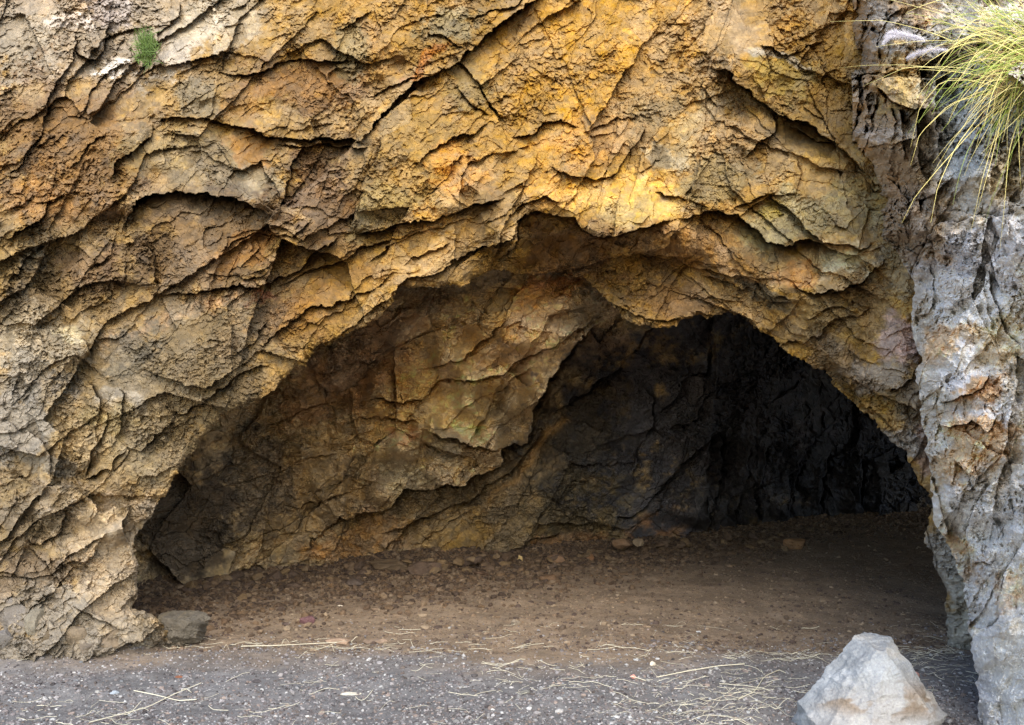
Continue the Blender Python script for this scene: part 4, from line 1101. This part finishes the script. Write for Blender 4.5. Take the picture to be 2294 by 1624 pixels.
def arch_paths(root, dirs, L, droop, r, k=12, jit=.018):
    """blades leave the root along dirs and bend down under their weight"""
    n = len(L); P = np.zeros((n, k, 3)); P[:, 0] = root
    d = dirs / np.linalg.norm(dirs, axis=1, keepdims=True)
    for i in range(1, k):
        P[:, i] = P[:, i - 1] + d * (L / (k - 1))[:, None]
        d = d + np.stack([np.zeros(n), np.zeros(n), -droop * (0.4 + 1.2 * i / k)], 1) + r.normal(0, jit, (n, 3))
        d /= np.linalg.norm(d, axis=1, keepdims=True)
    return P
M_DRY = plain("dry_grass", (222,208,132), .55, var=.35)
M_GREEN = plain("green_grass", (140,156,58), .5, var=.35)
M_PLUME = plain("seed_plume", (218,214,222), .7, var=.2)
gr = bpy.data.objects.new("grass_tussock", None); COL.objects.link(gr)
root = np.array(at(2345, 125, 4.72)); gr.location = root
tag(gr, "tussock of yellow green fountain grass hanging from the top of the right rock wall", "grass")
r = np.random.default_rng(77)
def fan(n, mat, name, Lm, w):
    ph = np.radians(np.where(r.uniform(0, 1, n) < .55, r.normal(8, 24, n), r.uniform(-75, 55, n)))
    out = r.uniform(.0, .55, n)
    dirs = np.stack([-np.cos(ph), -out, np.sin(ph)], 1)
    rt = np.stack([r.normal(0, .11, n), r.normal(0, .04, n), r.normal(0, .10, n)], 1)
    L_ = np.clip(r.normal(Lm, .17, n), .2, 1.0)
    P = arch_paths(rt, dirs, L_, np.abs(r.normal(.085, .07, n)), r, jit=.035)
    return blades(P, np.clip(r.normal(w, .0006, n), .0008, .004), name, gr, mat)
fan(190, M_DRY, "dry_blades", .53, .0013)
fan(210, M_GREEN, "green_blades", .47, .0015)
fan(110, plain("dead_grass", (150,122,84), .8, var=.4), "dead_blades", .34, .0013)
# the long thin blades reaching left over the rock, and the two plumes on their stems
def reach(pts, d0, d1):
    n = len(pts); t = np.linspace(0, n - 1, 14); P = np.array([at(a, b, d0 + (d1 - d0) * k / (n - 1)) for k, (a, b) in enumerate(pts)]) - root
    return np.stack([np.interp(t, np.arange(n), P[:, k]) for k in range(3)], 1)
longs = [reach(p, 4.75, e) for p, e in [
  ([(2290,150),(2180,110),(2080,70),(1980,45),(1860,48)], 5.3), ([(2290,170),(2160,160),(2030,145),(1940,146),(1880,152)], 5.3), ([(2290,180),(2150,150),(2030,150),(1985,170),(1935,192)], 5.2),
  ([(2290,110),(2180,60),(2090,25),(2000,0),(1900,-10)], 5.1), ([(2290,190),(2200,250),(2140,330),(2100,420),(2085,500)], 4.7), ([(2290,200),(2230,300),(2200,400),(2175,520)], 4.6), ([(2290,190),(2240,280),(2215,380),(2190,470)], 4.6),
  ([(2290,190),(2130,230),(2060,300),(2040,370)], 4.9), ([(2290,180),(2110,180),(2060,240),(2040,330)], 4.9), ([(2290,195),(2180,290),(2100,380),(2050,440),(2020,500)], 4.9), ([(2300,200),(2260,340),(2250,460),(2240,560)], 4.5)]]
blades(np.array(longs), np.full(len(longs), .0018), "long_blades", gr, M_DRY)
def plume(pts, name):
    P = reach(pts, 4.9, 5.0); stem_v, stem_q = tubes(P[None], np.full((1, 14), .0014))
    t = np.linspace(0, 1, 14); n = 1000
    u = r.uniform(.0, 1, n); base = np.stack([np.interp(u, t, P[:, k]) for k in range(3)], 1)
    ax = P[-1] - P[0]; ax /= np.linalg.norm(ax)
    dr = r.normal(0, 1, (n, 3)) * .6; dr += ax * .7; dr /= np.linalg.norm(dr, axis=1, keepdims=True)
    Ln = (.018 + .018 * np.sin(np.pi * np.clip(u, .04, .96)))[:, None] * r.uniform(.6, 1.2, (n, 1))
    a = base; b = base + dr * Ln; sd = np.cross(dr, [0, -1, 0.1]); sd /= np.maximum(np.linalg.norm(sd, axis=1, keepdims=True), 1e-6)
    V = np.stack([a - sd * .0007, a + sd * .0007, b], 1).reshape(-1, 3); T = np.arange(n * 3).reshape(n, 3)
    return make_mesh(name, np.concatenate([stem_v, V]), [stem_q, T + len(stem_v)], M_PLUME, parent=gr)
plume([(2075,92),(2040,82),(2000,80),(1980,98)], "seed_head")
plume([(2125,112),(2090,110),(2055,120),(2035,130)], "seed_head")
plume([(2070,88),(2030,76),(2000,72),(1985,84)], "seed_head")

# small green plant in a crevice, upper left
M_LEAF = plain("narrow_leaf", (98,122,58), .6, var=.4)
pl = bpy.data.objects.new("small_plant", None); COL.objects.link(pl)
proot = np.array(at(329, 98, 7.75)); pl.location = proot
tag(pl, "small bushy green plant growing from a crevice high on the left of the cliff", "plant")
n = 420
u = r.uniform(0, 1, n)
dirs = np.stack([r.normal(0, .55, n), -np.abs(r.normal(.5, .3, n)), r.normal(.35, .6, n)], 1)
rt = np.stack([r.normal(0, .03, n) + r.choice([-.03, .0, .035], n), r.normal(0, .02, n), r.normal(-.03, .05, n) + r.choice([-.07, .0, .02], n)], 1)
P = arch_paths(rt, dirs, r.uniform(.05, .13, n), np.full(n, .05), r, 5)
blades(P, np.full(n, .0028), "foliage", pl, M_LEAF)
